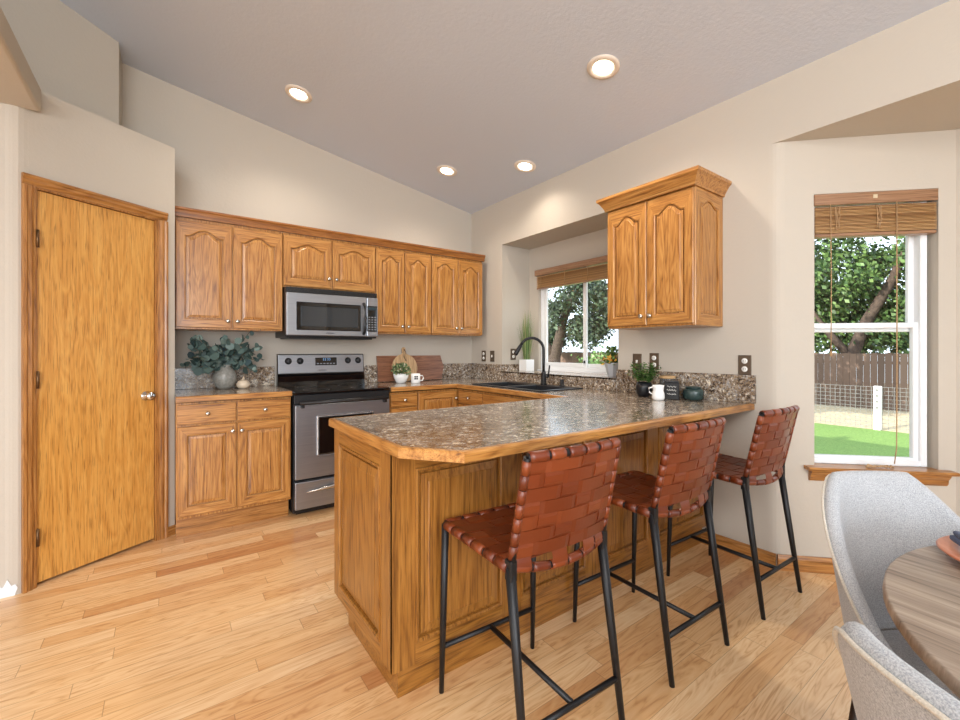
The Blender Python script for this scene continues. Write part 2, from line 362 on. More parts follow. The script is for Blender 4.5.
# baseboards
def bbprof(t=0.014, h=0.085): return [(0, 0), (-t, 0), (-t, h-0.02), (-t*0.5, h), (0, h)]
m = MB().prism_axis([(XR-p[0]*-1, p[1]) for p in bbprof()], 1, 0.985, 1.40)
struct(m.build('baseboard_right', TRIMO[1]), 'oak baseboard under the bar overhang', 'baseboard')
o = MB().prism_axis(bbprof(), 0, 0.0, BL).build('baseboard_bay', TRIMO[0]); o.matrix_world = bayM; struct(o, 'oak baseboard under the bay window', 'baseboard')
o = MB().prism_axis(bbprof(0.016, 0.06), 0, 0.709, 0.772).build('baseboard_pantry', TRIMO[0]); o.matrix_world = pM; struct(o, 'short oak baseboard right of the pantry door', 'baseboard')
random.seed(3)
m = MB().prism_axis([(-0.72, 0.0), (-0.615, 0.0), (-0.604, 0.035), (-0.612, 0.055), (-0.626, 0.05), (-0.64, 0.085), (-0.655, 0.05), (-0.68, 0.06), (-0.705, 0.04)], 1, 3.108, 3.118)
struct(m.build('trim_1', plain('white_filler', (232, 234, 238), 0.7)), 'rough white filler patch at the wall base', 'trim')

# pantry door
dr = bpy.data.objects.new('door_1', None); COL.objects.link(dr); dr.matrix_world = pM
struct(dr, 'flat oak pantry door in an oak frame', 'door')
MB().box(0.066, 0.640, 0.012, 0.047, 0.016, 2.052).build('door_panel', DOORW, dr)
def casing(u0, u1, z0, z1, vert):
    mm = MB(); w = u1-u0 if vert else z1-z0
    if vert:
        fl = 1 if vert > 0 else -1
        prof = [(0, 0), (0, -0.020), (0.012, -0.022), (0.020, -0.016), (0.034, -0.017), (w-0.010, -0.010), (w, -0.008), (w, 0)]
        prof = [(u0+p[0], p[1]) if fl > 0 else (u1-p[0], p[1]) for p in prof]
        mm.prism_axis(prof, 2, z0, z1)
    else:
        prof = [(0, z1), (-0.020, z1), (-0.022, z1-0.012), (-0.016, z1-0.020), (-0.017, z1-0.034), (-0.010, z0+0.01), (-0.008, z0), (0, z0)]
        mm.prism_axis(prof, 0, u0, u1)
    return mm
casing(0.004, 0.058, 0, 2.062, 1).build('casing', TRIMO[2], dr)
casing(0.650, 0.708, 0, 2.062, -1).build('casing', TRIMO[2], dr)
casing(0.004, 0.708, 2.062, 2.118, 0).build('casing', TRIMO[0], dr)
MB().box(0.050, 0.0635, -0.004, 0.06, 0, 2.064).box(0.643, 0.656, -0.004, 0.06, 0, 2.064).box(0.05, 0.656, -0.004, 0.06, 2.055, 2.066).build('jamb', TRIMO[2], dr)
for z in (0.255, 1.07, 1.80):
    MB().tube([(0.064, -0.008, z-0.045), (0.064, -0.008, z+0.045)], 0.007, 8).box(0.0635, 0.069, -0.006, 0.012, z-0.045, z+0.045).build('hinge', plain('bronze_hinge', (110, 84, 58), 0.4, 0.8), dr)
k = MB().lathe([(0, 0), (0.03, 0), (0.03, 0.006), (0.012, 0.01), (0.011, 0.026), (0.022, 0.034), (0.028, 0.048), (0.024, 0.060), (0.010, 0.066), (0, 0.066)])
k.xform(Matrix.Translation((0.592, 0.012, 0.935)) @ Matrix.Rotation(PI/2, 4, 'X')); k.build('door_knob', CHROME, dr)

# kitchen window in the recess
def quad(*p):
    m = MB(); m.bm.faces.new([m.bm.verts.new(q) for q in p]); return m
w1 = bpy.data.objects.new('window_1', None); COL.objects.link(w1); struct(w1, 'white sliding window above the sink', 'window')
def ring(mb, axis, a0, a1, u0, u1, z0, z1, t):
    def bx_(ua, ub, za, zb):
        if axis == 'x': mb.box(a0, a1, ua, ub, za, zb, 0.004, 1)
        else: mb.box(ua, ub, a0, a1, za, zb, 0.004, 1)
    bx_(u0, u0+t, z0, z1); bx_(u1-t, u1, z0, z1); bx_(u0+t, u1-t, z0, z0+t); bx_(u0+t, u1-t, z1-t, z1)
mm = MB(); ring(mm, 'x', RX+0.03, RX+0.10, WY0, WY1, WZ0, WZ1, 0.04); mm.build('window_frame', WHITEV, w1)
ym = 2.715
mm = MB(); ring(mm, 'x', RX+0.035, RX+0.06, ym-0.03, WY1-0.04, WZ0+0.04, WZ1-0.04, 0.04); s_ = mm.build('sash', WHITEV, w1)
quad((RX+0.048, ym, WZ0+0.07), (RX+0.048, WY1-0.07, WZ0+0.07), (RX+0.048, WY1-0.07, WZ1-0.07), (RX+0.048, ym, WZ1-0.07)).build('pane', GLASS, s_)
mm = MB(); ring(mm, 'x', RX+0.066, RX+0.092, WY0+0.04, ym+0.03, WZ0+0.04, WZ1-0.04, 0.035); s_ = mm.build('sash', WHITEV, w1)
quad((RX+0.079, WY0+0.07, WZ0+0.07), (RX+0.079, ym, WZ0+0.07), (RX+0.079, ym, WZ1-0.07), (RX+0.079, WY0+0.07, WZ1-0.07)).build('pane', GLASS, s_)
MB().box(RX+0.025, RX+0.036, ym-0.022, ym-0.004, 1.10, 1.125, 0.003).build('latch', BLACKP, w1)
MB().box(RX-0.012, RX+0.03, WY0-0.01, WY1+0.01, WZ0-0.022, WZ0+0.002, 0.003).build('window_sill', WHITEV, w1)

# bay window (double hung)
w2 = bpy.data.objects.new('window_2', None); COL.objects.link(w2); w2.matrix_world = bayM; struct(w2, 'white double hung window in the bay', 'window')
FU0, FU1 = BU0, 0.765
mm = MB(); ring(mm, 'y', 0.045, 0.125, FU0-0.01, FU1-0.0, BZ0, BZ1, 0.032); mm.build('window_frame', WHITEV, w2)
mm = MB(); ring(mm, 'y', 0.062, 0.088, FU0+0.0, FU1-0.025, BZ0+0.014, 1.375, 0.030); s_ = mm.build('lower_sash', WHITEV, w2)
quad((FU0+0.03, 0.075, BZ0+0.04), (FU1-0.05, 0.075, BZ0+0.04), (FU1-0.05, 0.075, 1.345), (FU0+0.03, 0.075, 1.345)).build('pane', GLASS, s_)
mm = MB(); ring(mm, 'y', 0.092, 0.118, FU0+0.0, FU1-0.025, 1.325, BZ1-0.02, 0.032); s_ = mm.build('upper_sash', WHITEV, w2)
quad((FU0+0.03, 0.105, 1.355), (FU1-0.05, 0.105, 1.355), (FU1-0.05, 0.105, BZ1-0.06), (FU0+0.03, 0.105, BZ1-0.06)).build('pane', GLASS, s_)
mm = MB().prism_axis([(-0.052, 0.588), (-0.058, 0.580), (-0.052, 0.570), (0.045, 0.570), (0.045, 0.590)], 0, 0.135, 0.835)
mm.build('window_sill', TRIMO[0], w2)
mm = MB().prism_axis([(-0.040, 0.570), (-0.034, 0.555), (-0.022, 0.540), (-0.020, 0.520), (-0.012, 0.508), (0, 0.506), (0, 0.570)], 0, 0.158, 0.812)
mm.build('window_apron', TRIMO[0], w2)

# ------------------------------------------------------------------ cabinets
def outline(xl, xr, zb, zt, rise, ins, n=18, sh=0.10):
    """closed loop: bottom-left, bottom-right, right shoulder, arch (right to left), left shoulder"""
    xl += ins; xr -= ins; zb += ins
    P = [(xl, zb), (xr, zb)]
    for i in range(n+1):
        u = i/n; x = xr+(xl-xr)*u
        if rise > 0:
            t = min(max((u-sh)/(1-2*sh), 0), 1); q = abs(2*t-1); z = zt-rise-ins + rise*(1-q*q)**1.45
        else: z = zt-ins
        P.append((x, z))
    return P
def rect_loop(xl, xr, zb, zt, n=18):
    return [(xl, zb), (xr, zb)] + [(xr+(xl-xr)*i/n, zt) for i in range(n+1)]
def panel_front(frame, panel, xl, xr, zb, zt, y, th=0.02, fw=0.055, rise=0.0, chamfer=0.028):
    """raised-panel front facing -y; frame and panel go to two MBs"""
    n = 18
    def loop(mb, pts, yy): return [mb.bm.verts.new((p[0], yy, p[1])) for p in pts]
    def bridge(mb, A, B, mats=None):
        k = len(A)
        for i in range(k):
            f = mb.bm.faces.new((A[i], A[(i+1) % k], B[(i+1) % k], B[i]))
            if mats: f.material_index = mats(i, k)
    horiz = lambda i, k: 1 if (i == 0 or 2 <= i < k-1) else 0
    op = lambda ins: outline(xl+fw, xr-fw, zb+fw+0.006, zt-0.060, rise*0.75, ins)
    L = [loop(frame, rect_loop(xl, xr, zb, zt), y+th), loop(frame, rect_loop(xl, xr, zb, zt), y+0.004), loop(frame, rect_loop(xl+0.004, xr-0.004, zb+0.004, zt-0.004), y),
         loop(frame, op(-0.006), y), loop(frame, op(0.0), y+0.004), loop(frame, op(0.0), y+th)]
    for a, b in zip(L, L[1:]): bridge(frame, a, b, horiz)
    bridge(frame, L[-1], L[0])
    P = [loop(panel, op(0.0002), y+0.0155), loop(panel, op(0.0075), y+0.0155), loop(panel, op(0.0080), y+0.0060), loop(panel, op(chamfer*0.8), y+0.0035), loop(panel, op(chamfer*0.8+0.003), y+0.0015)]
    for a, b in zip(P, P[1:]): bridge(panel, a, b)
    f = panel.bm.faces.new(P[-1])
def knob(parent, x, y, z):
    k = MB().lathe([(0, 0), (0.007, 0), (0.006, 0.010), (0.010, 0.014), (0.0145, 0.019), (0.0135, 0.025), (0.006, 0.029), (0, 0.029)], seg=16)
    k.xform(Matrix.Translation((x, y, z)) @ Matrix.Rotation(PI/2, 4, 'X')); return k.build('knob', NICKEL, parent)
def door(parent, xl, xr, zb, zt, y=0.0, rise=0.0, kx=None, kz=None, fw=0.055, name='cabinet_door', ch=0.028):
    fr, pn = MB(), MB(); panel_front(fr, pn, xl, xr, zb, zt, y-0.02, 0.0195, fw, rise, ch)
    o = fr.build(name, [OAK[2], OAK[0]], parent); pn.build('raised_panel', OAK[2], o)
    if kx is not None: knob(o, kx, y-0.02, kz)
    return o
def drawer(parent, xl, xr, zb, zt, y=0.0, kx=True):
    o = MB().box(xl, xr, y-0.02, y-0.0005, zb, zt, 0.004, 2).build('drawer', OAK[0], parent)
    if kx: knob(o, (xl+xr)/2, y-0.02, (zb+zt)/2)
    return o
def upper(label, x0, x1, z0, z1, nd, kz, rise, depth=0.305, group='oak wall cabinets on the back wall'):
    t = thing('wall_cabinet', label, 'cabinet', (x0, YB-depth, 0), 0, group)
    w = x1-x0
    MB().box(0.001, w-0.001, 0, depth-0.001, z0, z1, 0.002, 1).build('cabinet_box', OAK[2], t)
    dw = w/nd
    for i in range(nd):
        a, b = i*dw+0.004, (i+1)*dw-0.004
        kx = b-0.027 if i == 0 else a+0.027
        door(t, a, b, z0+0.012, z1-0.022, 0, rise, kx, kz, 0.056 if dw > 0.25 else 0.05)
    return t
ZB, ZT = 1.372, 2.152
G = 'oak wall cabinets on the back wall'
upper('oak wall cabinet with two arched doors above the eucalyptus vase', 0.046, 0.738, ZB, ZT, 2, 1.435, 0.062)
upper('short oak wall cabinet with two arched doors directly above the microwave', 0.739, 1.501, 1.722, ZT, 2, 1.812, 0.05)
upper('oak wall cabinet with two narrow arched doors just right of the microwave', 1.502, 2.068, ZB, ZT, 2, 1.44, 0.06)
upper('oak wall cabinet with two narrow arched doors, in the corner of the back wall', 2.069, 2.68, ZB, ZT, 2, 1.44, 0.06)
crown = [(0, 2.152), (-0.026, 2.152), (-0.028, 2.160), (-0.031, 2.172), (-0.037, 2.192), (-0.044, 2.202), (-0.044, 2.214), (0, 2.214)]
m = MB().prism_axis([(YB-0.305+p[0], p[1]) for p in crown], 0, 0.045, 2.695)
m.box(2.68, 2.695, YB-0.305, YB-0.001, 2.163, 2.214)
tag(m.build('crown_molding', oak('crown_oak', 0, s2l((178, 118, 58)), s2l((146, 90, 40)), s2l((98, 54, 20)))), 'long oak crown molding running along the tops of the back wall cabinets', 'molding')

# right-wall cabinet (faces -X)
t = thing('wall_cabinet', 'oak wall cabinet with crown and panelled side, alone between window recess and bay', 'cabinet', (XR-0.325+0.0, 1.868, 0), -PI/2)
wd, dp = 0.598, 0.324
MB().box(0.001, wd-0.012, 0, dp, ZB-0.005, 2.165, 0.002, 1).build('cabinet_box', OAK[2], t)
door(t, 0.004, wd/2-0.003, ZB+0.008, 2.150, 0, 0.062, wd/2-0.03, 1.435); door(t, wd/2+0.003, wd-0.004, ZB+0.008, 2.150, 0, 0.062, wd/2+0.03, 1.435)
fr, pn = MB(), MB(); panel_front(fr, pn, 0.0, dp, ZB-0.005, 2.16, -0.012, 0.0115, 0.06, 0.045)
Ms = Matrix.Translation((wd-0.012, 0, 0)) @ Matrix.Rotation(PI/2, 4, 'Z')
fr.xform(Ms); pn.xform(Ms)
o = fr.build('side_panel', [OAK[2], OAK[1]], t); pn.build('raised_panel', OAK[2], o)
cp = [(0.0, 2.158), (0.010, 2.158), (0.012, 2.17), (0.02, 2.185), (0.036, 2.212), (0.05, 2.224), (0.05, 2.242), (0.0, 2.242)]
m = MB(); loops = []
for off, z in cp:
    loops.append([m.bm.verts.new(p) for p in ((-off, dp, z), (-off, -0.018-off, z), (wd+off, -0.018-off, z), (wd+off, dp, z))])
for A, B in zip(loops, loops[1:]):
    for i in range(3): m.bm.faces.new((A[i], A[i+1], B[i+1], B[i]))
    m.bm.faces.new((A[3], A[0], B[0], B[3]))
m.bm.faces.new(loops[0]); m.bm.faces.new(loops[-1])
m.build('crown', OAK[0], t)

# base cabinets
def base_box(t, w, d, z0=0.112, z1=0.868, kick=0.07):
    MB().box(0.0, w, 0, d, z0, z1, 0.002, 1).build('cabinet_box', OAK[2], t)
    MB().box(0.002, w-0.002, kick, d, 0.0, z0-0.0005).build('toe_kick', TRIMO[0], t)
GB = 'oak base cabinets'
t = thing('base_cabinet', 'oak base cabinet with two drawers over two doors, left of the range', 'cabinet', (0.046, YB-0.605, 0), 0, GB)
base_box(t, 0.688, 0.604, 0.135, 0.885)
drawer(t, 0.006, 0.335, 0.745, 0.872); drawer(t, 0.345, 0.680, 0.745, 0.872)
door(t, 0.006, 0.336, 0.155, 0.732, 0, 0, 0.312, 0.678, 0.058); door(t, 0.344, 0.680, 0.155, 0.732, 0, 0, 0.368, 0.678, 0.058)
XS = 2.165; YI = 1.985
t = thing('base_cabinet', 'narrow oak drawer cabinet just right of the range', 'cabinet', (1.506, YB-0.605, 0), 0, GB)
base_box(t, 0.254, 0.604)
for a, b in ((0.745, 0.852), (0.55, 0.735), (0.34, 0.54), (0.135, 0.33)): drawer(t, 0.006, 0.25, a, b)
t = thing('base_cabinet', 'oak corner base cabinet with a single door beside the drawer cabinet', 'cabinet', (1.762, YB-0.605, 0), 0, GB)
base_box(t, 0.99, 0.604)
door(t, 0.006, 0.41, 0.135, 0.852, 0, 0, 0.385, 0.785, 0.055)
t = thing('base_cabinet', 'oak sink base cabinet under the window wall with a long false drawer front', 'cabinet', (XS+0.02, 3.36, 0), -PI/2, GB)
base_box(t, 1.36, XR-XS-0.022)
drawer(t, 0.03, 0.40, 0.745, 0.852); drawer(t, 0.41, 1.30, 0.745, 0.852, 0, False)
door(t, 0.03, 0.40, 0.135, 0.735, 0, 0, 0.375, 0.68); door(t, 0.41, 0.85, 0.135, 0.735, 0, 0, 0.825, 0.68); door(t, 0.86, 1.30, 0.135, 0.735, 0, 0, 0.885, 0.68)

# peninsula
SHADEOAK = [oak('shaded_oak_grain_%s' % 'xyz'[i], i, PL, PM, PD) for i in range(3)]  # same stain as OAK, shade painted in
XP, YPF = 0.612, 1.348
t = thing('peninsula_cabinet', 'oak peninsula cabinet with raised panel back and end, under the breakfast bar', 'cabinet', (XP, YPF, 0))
MB().box(0.013, XR-XP-0.001, 0.013, 0.615, 0.135, 0.871).build('cabinet_box', SHADEOAK[2], t)
MB().box(0.045, XR-XP-0.001, 0.05, 0.56, 0.0, 0.1345).build('toe_kick', SHADEOAK[0], t)
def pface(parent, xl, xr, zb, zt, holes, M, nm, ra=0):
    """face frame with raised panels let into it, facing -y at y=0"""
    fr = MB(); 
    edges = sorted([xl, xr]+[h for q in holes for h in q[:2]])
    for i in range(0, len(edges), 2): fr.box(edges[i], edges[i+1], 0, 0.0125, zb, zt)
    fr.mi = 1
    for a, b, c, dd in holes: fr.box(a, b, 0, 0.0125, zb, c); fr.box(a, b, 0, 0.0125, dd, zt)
    o = fr.xform(M).build(nm, [SHADEOAK[2], SHADEOAK[ra]], parent)
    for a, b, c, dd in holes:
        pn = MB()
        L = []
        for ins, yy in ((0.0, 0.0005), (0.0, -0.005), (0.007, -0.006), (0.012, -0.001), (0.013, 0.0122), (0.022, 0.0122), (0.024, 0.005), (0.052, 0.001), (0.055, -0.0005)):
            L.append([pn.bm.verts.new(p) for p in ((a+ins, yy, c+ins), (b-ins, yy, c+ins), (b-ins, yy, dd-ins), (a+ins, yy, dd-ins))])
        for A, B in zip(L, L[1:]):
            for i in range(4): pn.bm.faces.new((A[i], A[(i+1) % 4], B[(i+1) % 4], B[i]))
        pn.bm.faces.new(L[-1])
        pn.xform(M).build('raised_panel', SHADEOAK[2], o)
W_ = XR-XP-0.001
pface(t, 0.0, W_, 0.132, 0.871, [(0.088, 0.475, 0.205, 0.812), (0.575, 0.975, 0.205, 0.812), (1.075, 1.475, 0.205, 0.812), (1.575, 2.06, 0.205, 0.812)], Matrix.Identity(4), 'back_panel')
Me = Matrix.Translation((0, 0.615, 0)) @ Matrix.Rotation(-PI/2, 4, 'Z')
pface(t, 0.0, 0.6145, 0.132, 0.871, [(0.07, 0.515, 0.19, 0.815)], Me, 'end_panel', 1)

# countertops
def slab(outer, hole, z0, z1):
    mb = MB()
    for z in (z0, z1):
        es = []
        for lp_ in ([outer] + ([hole] if hole else [])):
            vs = [mb.bm.verts.new((p[0], p[1], z)) for p in lp_]
            es += [mb.bm.edges.new((vs[i], vs[(i+1) % len(vs)])) for i in range(len(vs))]
        bmesh.ops.triangle_fill(mb.bm, use_beauty=True, edges=es)
    mb.bm.verts.ensure_lookup_table()
    n1 = len(outer); n2 = len(hole) if hole else 0; tot = n1+n2
    for base, n in ((0, n1), (n1, n2)):
        for i in range(n):
            a, b = base+i, base+(i+1) % n
            mb.bm.faces.new([mb.bm.verts[k] for k in (a, b, tot+b, tot+a)])
    return mb
def edging(pts, z0, z1, th=0.016):
    """wood edge following an open polyline, on its right-hand side"""
    mb = MB(); n = len(pts); off = []
    for i in range(n):
        P = Vector(pts[i]); nrm = []
        if i > 0: dd = (P-Vector(pts[i-1])).normalized(); nrm.append(Vector((dd.y, -dd.x)))
        if i < n-1: dd = (Vector(pts[i+1])-P).normalized(); nrm.append(Vector((dd.y, -dd.x)))
        a = sum(nrm, Vector((0, 0)))
        a = a/ (a.length_squared) * len(nrm) if len(nrm) == 1 else a*(2/ a.length_squared)
        off.append(P+a*th); 
    prof = [(0, z0), (1, z0), (1, z1-0.008), (0.75, z1-0.001), (0, z1+0.0006)]
    L = [[mb.bm.verts.new((pts[i][0]*(1-s)+off[i].x*s, pts[i][1]*(1-s)+off[i].y*s, z)) for s, z in prof] for i in range(n)]
    for A, B in zip(L, L[1:]):
        for k in range(len(prof)): mb.bm.faces.new((A[k], A[(k+1) % 5], B[(k+1) % 5], B[k])).material_index = 1 if abs((A[0].co-B[0].co).y) > abs((A[0].co-B[0].co).x) else 0
    mb.bm.faces.new(L[0]); mb.bm.faces.new(L[-1]); return mb
CL = 0.928
t = thing('countertop', 'short granite-look countertop left of the range under the eucalyptus vase', 'countertop', (0, 0, 0), 0, 'granite look countertops with oak edging')
yf = YB-0.632
MB().box(0.045, 0.733, yf, YB-0.001, CL-0.036, CL).build('top', GRANITE, t)
MB().prism_axis([(yf, CL-0.036), (yf-0.016, CL-0.036), (yf-0.016, CL-0.008), (yf-0.012, CL-0.001), (yf, CL)], 0, 0.045, 0.733).build('wood_edge', [OAK[0], OAK[1]], t)
MB().box(0.045, 0.7335, YB-0.02, YB-0.001, CL, 1.086, 0.002, 1).build('backsplash', GRANITE, t)
t = thing('countertop', 'large granite-look countertop running round the sink corner and out along the breakfast bar', 'countertop', (0, 0, 0), 0, 'granite look countertops with oak edging')
YO = 1.110; yf2 = YB-0.63
SY0, SY1, SX0, SX1 = 2.31, 3.19, 2.222, 2.69
outer = [(1.505, YB-0.001), (1.505, yf2), (XS, yf2), (XS, YI), (0.614, YI), (0.614, 1.275), (0.742, YO), (XR-0.001, YO), (XR-0.001, YB-0.001)]
hole = [(SX0+0.02, SY0+0.02), (SX1-0.02, SY0+0.02), (SX1-0.02, SY1-0.02), (SX0+0.02, SY1-0.02)]
slab(outer, hole, CT-0.036, CT).build('top', GRANITE, t)
edging(list(reversed([(1.505, yf2), (XS, yf2), (XS, YI), (0.614, YI), (0.614, 1.275), (0.742, YO), (XR-0.002, YO)]))[::-1], CT-0.035, CT).build('wood_edge', [OAK[0], OAK[1]], t)
SPL = 1.078
m = MB().box(1.505, XR-0.02, YB-0.02, YB-0.001, CT, SPL, 0.002, 1).box(XR-0.02, XR-0.001, RY1, YB-0.001, CT, SPL, 0.002, 1)
m.box(XR-0.02, XR-0.001, 1.085, RY0, CT, SPL, 0.002, 1).box(XR-0.02, XR-0.001, RY0, RY1, CT, RZ0-0.001, 0.002, 1)
m.box(XR-0.02, RX-0.013, RY0+0.001, RY1-0.001, RZ0-0.0135, RZ0, 0.001, 1)
m.box(XR-0.001, RX-0.001, RY1-0.017, RY1-0.001, RZ0, SPL, 0.001, 1).box(XR-0.001, RX-0.001, RY0+0.001, RY0+0.017, RZ0, SPL, 0.001, 1)
m.build('backsplash', GRANITE, t)

# ------------------------------------------------------------------ range
t = thing('kitchen_range', 'stainless steel electric range with black glass cooktop between the oak base cabinets', 'range', (0.748, YB-0.645, 0))
w = 0.745
MB().box(0, w, 0.045, 0.64, 0.02, 0.895, 0.003, 1).build('range_body', BLACKP, t)
MB().box(0.03, w-0.03, 0.08, 0.60, 0.0, 0.0195).build('base_frame', BLACKP, t)
MB().box(0.0, w, 0.0, 0.575, 0.8955, 0.916, 0.006, 2).build('cooktop', BLACKG, t)
for x, y, r in ((0.2, 0.16, 0.1), (0.56, 0.16, 0.085), (0.2, 0.44, 0.08), (0.56, 0.44, 0.1)):
    MB().lathe([(r, 0.9162), (r-0.004, 0.9166), (r-0.005, 0.9162)], (x, y, 0)).build('burner_ring', plain('burner_grey', (70, 70, 74), 0.3), t)
MB().box(0.002, w-0.002, 0.012, 0.0445, 0.825, 0.894, 0.004, 2).build('front_trim', BLACKP, t)
o = MB().box(0.006, w-0.004, 0.0, 0.0440, 0.275, 0.820, 0.006, 2).build('oven_door', STEEL, t)
MB().box(0.155, 0.60, -0.004, 0.002, 0.43, 0.735, 0.012, 2).build('window_trim', plain('steel_trim', (190, 190, 192), 0.25, 0.9), o)
MB().box(0.165, 0.59, -0.007, 0.001, 0.44, 0.725, 0.008, 2).build('oven_window', BLACKG, o)
m = MB().tube([(0.03, -0.038, 0.838), (0.715, -0.038, 0.838)], 0.014, 12).box(0.04, 0.065, -0.035, 0.004, 0.800, 0.845, 0.003).box(0.68, 0.705, -0.035, 0.004, 0.800, 0.845, 0.003)
m.build('oven_handle', BLACKP, o)
o = MB().box(0.006, w-0.004, 0.0, 0.0440, 0.055, 0.255, 0.006, 2).build('storage_drawer', STEEL, t)
pts = [(0.085+0.575*i/12, -0.008-0.026*math.sin(PI*i/12), 0.178+0.024*math.sin(PI*i/12)) for i in range(13)]
MB().tube(pts, [0.004+0.012*math.sin(PI*i/12) for i in range(13)], 10).build('drawer_handle', NICKEL, o)
o = MB().prism_axis([(0.570, 0.9165), (0.64, 0.9165), (0.64, 1.190), (0.615, 1.190), (0.602, 1.183), (0.584, 1.018), (0.578, 1.01), (0.570, 1.00)], 0, 0.0, w).build('backguard', BLACKG, t)
Mb = Matrix.Translation((0, 0.5935, 1.117)) @ Matrix.Rotation(-math.atan2(0.014, 0.128), 4, 'X')
p = MB().box(0.006, w-0.006, -0.006, 0.004, -0.094, 0.066, 0.004, 2).xform(Mb).build('control_panel', STEEL, o)
MB().box(0.305, 0.492, -0.0085, -0.005, -0.028, 0.040, 0.003).xform(Mb).build('clock_display', BLACKG, o)
led = plain('display_digits', (120, 160, 210), 0.4, 0, Emission_Color=(0.3, 0.6, 1, 1), Emission_Strength=0.8)
m = MB()
for x in (0.372, 0.388, 0.410, 0.426):
    for sx, sz, ww, hh in ((0, 0.030, 0.008, 0.002), (0, 0.014, 0.008, 0.002), (0.006, 0.014, 0.002, 0.018)): m.box(x+sx, x+sx+ww, -0.0092, -0.0084, sz, sz+hh)
m.xform(Mb).build('clock_digits', led, o)
m = MB()
for i in range(6): m.box(0.318+i*0.028, 0.336+i*0.028, -0.0092, -0.0084, -0.018, -0.008)
m.xform(Mb).build('touch_keys', plain('grey_print', (130, 134, 140), 0.5), o)
m = MB(); m.tube([(0.362+0.04*math.cos(a), -0.0062, -0.072+0.007*math.sin(a)) for a in [2*PI*i/16 for i in range(16)]], 0.0012, 6, closed=True)
m.box(0.335, 0.39, -0.0072, -0.0055, -0.074, -0.070); m.xform(Mb).build('maker_emblem', plain('emblem_grey', (92, 92, 96), 0.4, 0.6), o)
for x in (0.085, 0.180, 0.595, 0.690):
    kb = MB().lathe([(0, 0.024), (0.012, 0.024), (0.019, 0.021), (0.022, 0.0), (0.0285, 0.0), (0.0285, -0.006)], seg=20)
    kb.box(-0.004, 0.004, -0.019, 0.019, 0.018, 0.029, 0.002)
    kb.xform(Mb @ Matrix.Translation((x, -0.0065, 0.012)) @ Matrix.Rotation(PI/2, 4, 'X')); kb.build('control_knob', BLACKP, o)

# ------------------------------------------------------------------ microwave
t = thing('microwave', 'stainless steel microwave mounted over the range under the short cabinet', 'microwave', (0.742, YB-0.40, 0))
w, z0, z1 = 0.738, 1.326, 1.716
MB().box(0, w, 0.012, 0.399, z0, z1, 0.003, 1).build('microwave_body', BLACKP, t)
m = MB().box(0.0, w, -0.006, 0.0115, z1-0.042, z1-0.001, 0.003, 1)
for i in range(5): m.box(0.01, w-0.01, -0.009, -0.005, z1-0.037+i*0.0072, z1-0.034+i*0.0072)
m.build('vent_grille', BLACKP, t)
o = MB().box(0.0, 0.636, -0.022, 0.0115, z0+0.012, z1-0.044, 0.006, 2).build('microwave_door', STEEL, t)
MB().box(0.07, 0.585, -0.026, -0.0205, z0+0.055, z1-0.115, 0.006, 2).build('window_frame', BLACKG, o)
MB().box(0.105, 0.560, -0.0275, -0.0255, z0+0.085, z1-0.145, 0.004, 1).build('door_window', plain('tinted_glass', (58, 62, 66), 0.05, 0.25), o)
MB().tube([(0.612, -0.018, z0+0.035), (0.612, -0.050, z0+0.055), (0.612, -0.056, z0+0.16), (0.612, -0.050, z1-0.12), (0.612, -0.018, z1-0.10)], 0.013, 10).build('door_handle', BLACKP, o)
m = MB(); m.tube([(0.33+0.034*math.cos(a), -0.0228, z0+0.034+0.006*math.sin(a)) for a in [2*PI*i/16 for i in range(16)]], 0.0011, 6, closed=True)
m.box(0.308, 0.352, -0.0234, -0.0215, z0+0.0325, z0+0.0355); m.build('maker_emblem', plain('emblem_dark', (84, 84, 90), 0.4, 0.6), o)
o = MB().box(0.639, w, -0.022, 0.0115, z0+0.012, z1-0.044, 0.006, 2).build('control_panel', STEEL, t)
MB().box(0.642, w-0.006, -0.026, -0.0215, z0+0.055, z1-0.115, 0.004, 1).build('keypad', BLACKG, o)
MB().box(0.650, w-0.014, -0.0268, -0.0258, z1-0.150, z1-0.126).build('display', plain('dim_display', (34, 52, 60), 0.2), o)
m = MB()
for r in range(6):
    for c in range(3): m.box(0.652+c*0.026, 0.668+c*0.026, -0.0268, -0.0258, z0+0.068+r*0.021, z0+0.078+r*0.021)
m.build('keys', plain('key_print', (120, 122, 126), 0.5), o)
MB().box(0.03, w-0.03, 0.03, 0.36, z0-0.012, z0-0.0005, 0.003).build('underside_plate', BLACKP, t)

# ------------------------------------------------------------------ sink, faucet
t = thing('kitchen_sink', 'black double bowl drop-in sink set in the counter below the window', 'sink', (0, 0, 0))
m = MB()
def bowl(mb, xa, xb, ya, yb, zt, dep):
    L = []
    for ins, z in ((0, zt), (0.006, zt-0.006), (0.014, zt-dep+0.03), (0.04, zt-dep)):
        L.append([mb.bm.verts.new(p) for p in ((xa+ins, ya+ins, z), (xb-ins, ya+ins, z), (xb-ins, yb-ins, z), (xa+ins, yb-ins, z))])
    for A, B in zip(L, L[1:]):
        for i in range(4): mb.bm.faces.new((A[i], A[(i+1) % 4], B[(i+1) % 4], B[i]))
    mb.bm.faces.new(L[-1])
bowls = [(SX0+0.035, SX1-0.085, SY0+0.04, 2.76), (SX0+0.035, SX1-0.085, 2.80, SY1-0.04)]
xs = sorted({SX0, SX1, bowls[0][0], bowls[0][1]}); ys = sorted({SY0, SY1, bowls[0][2], bowls[0][3], bowls[1][2], bowls[1][3]})
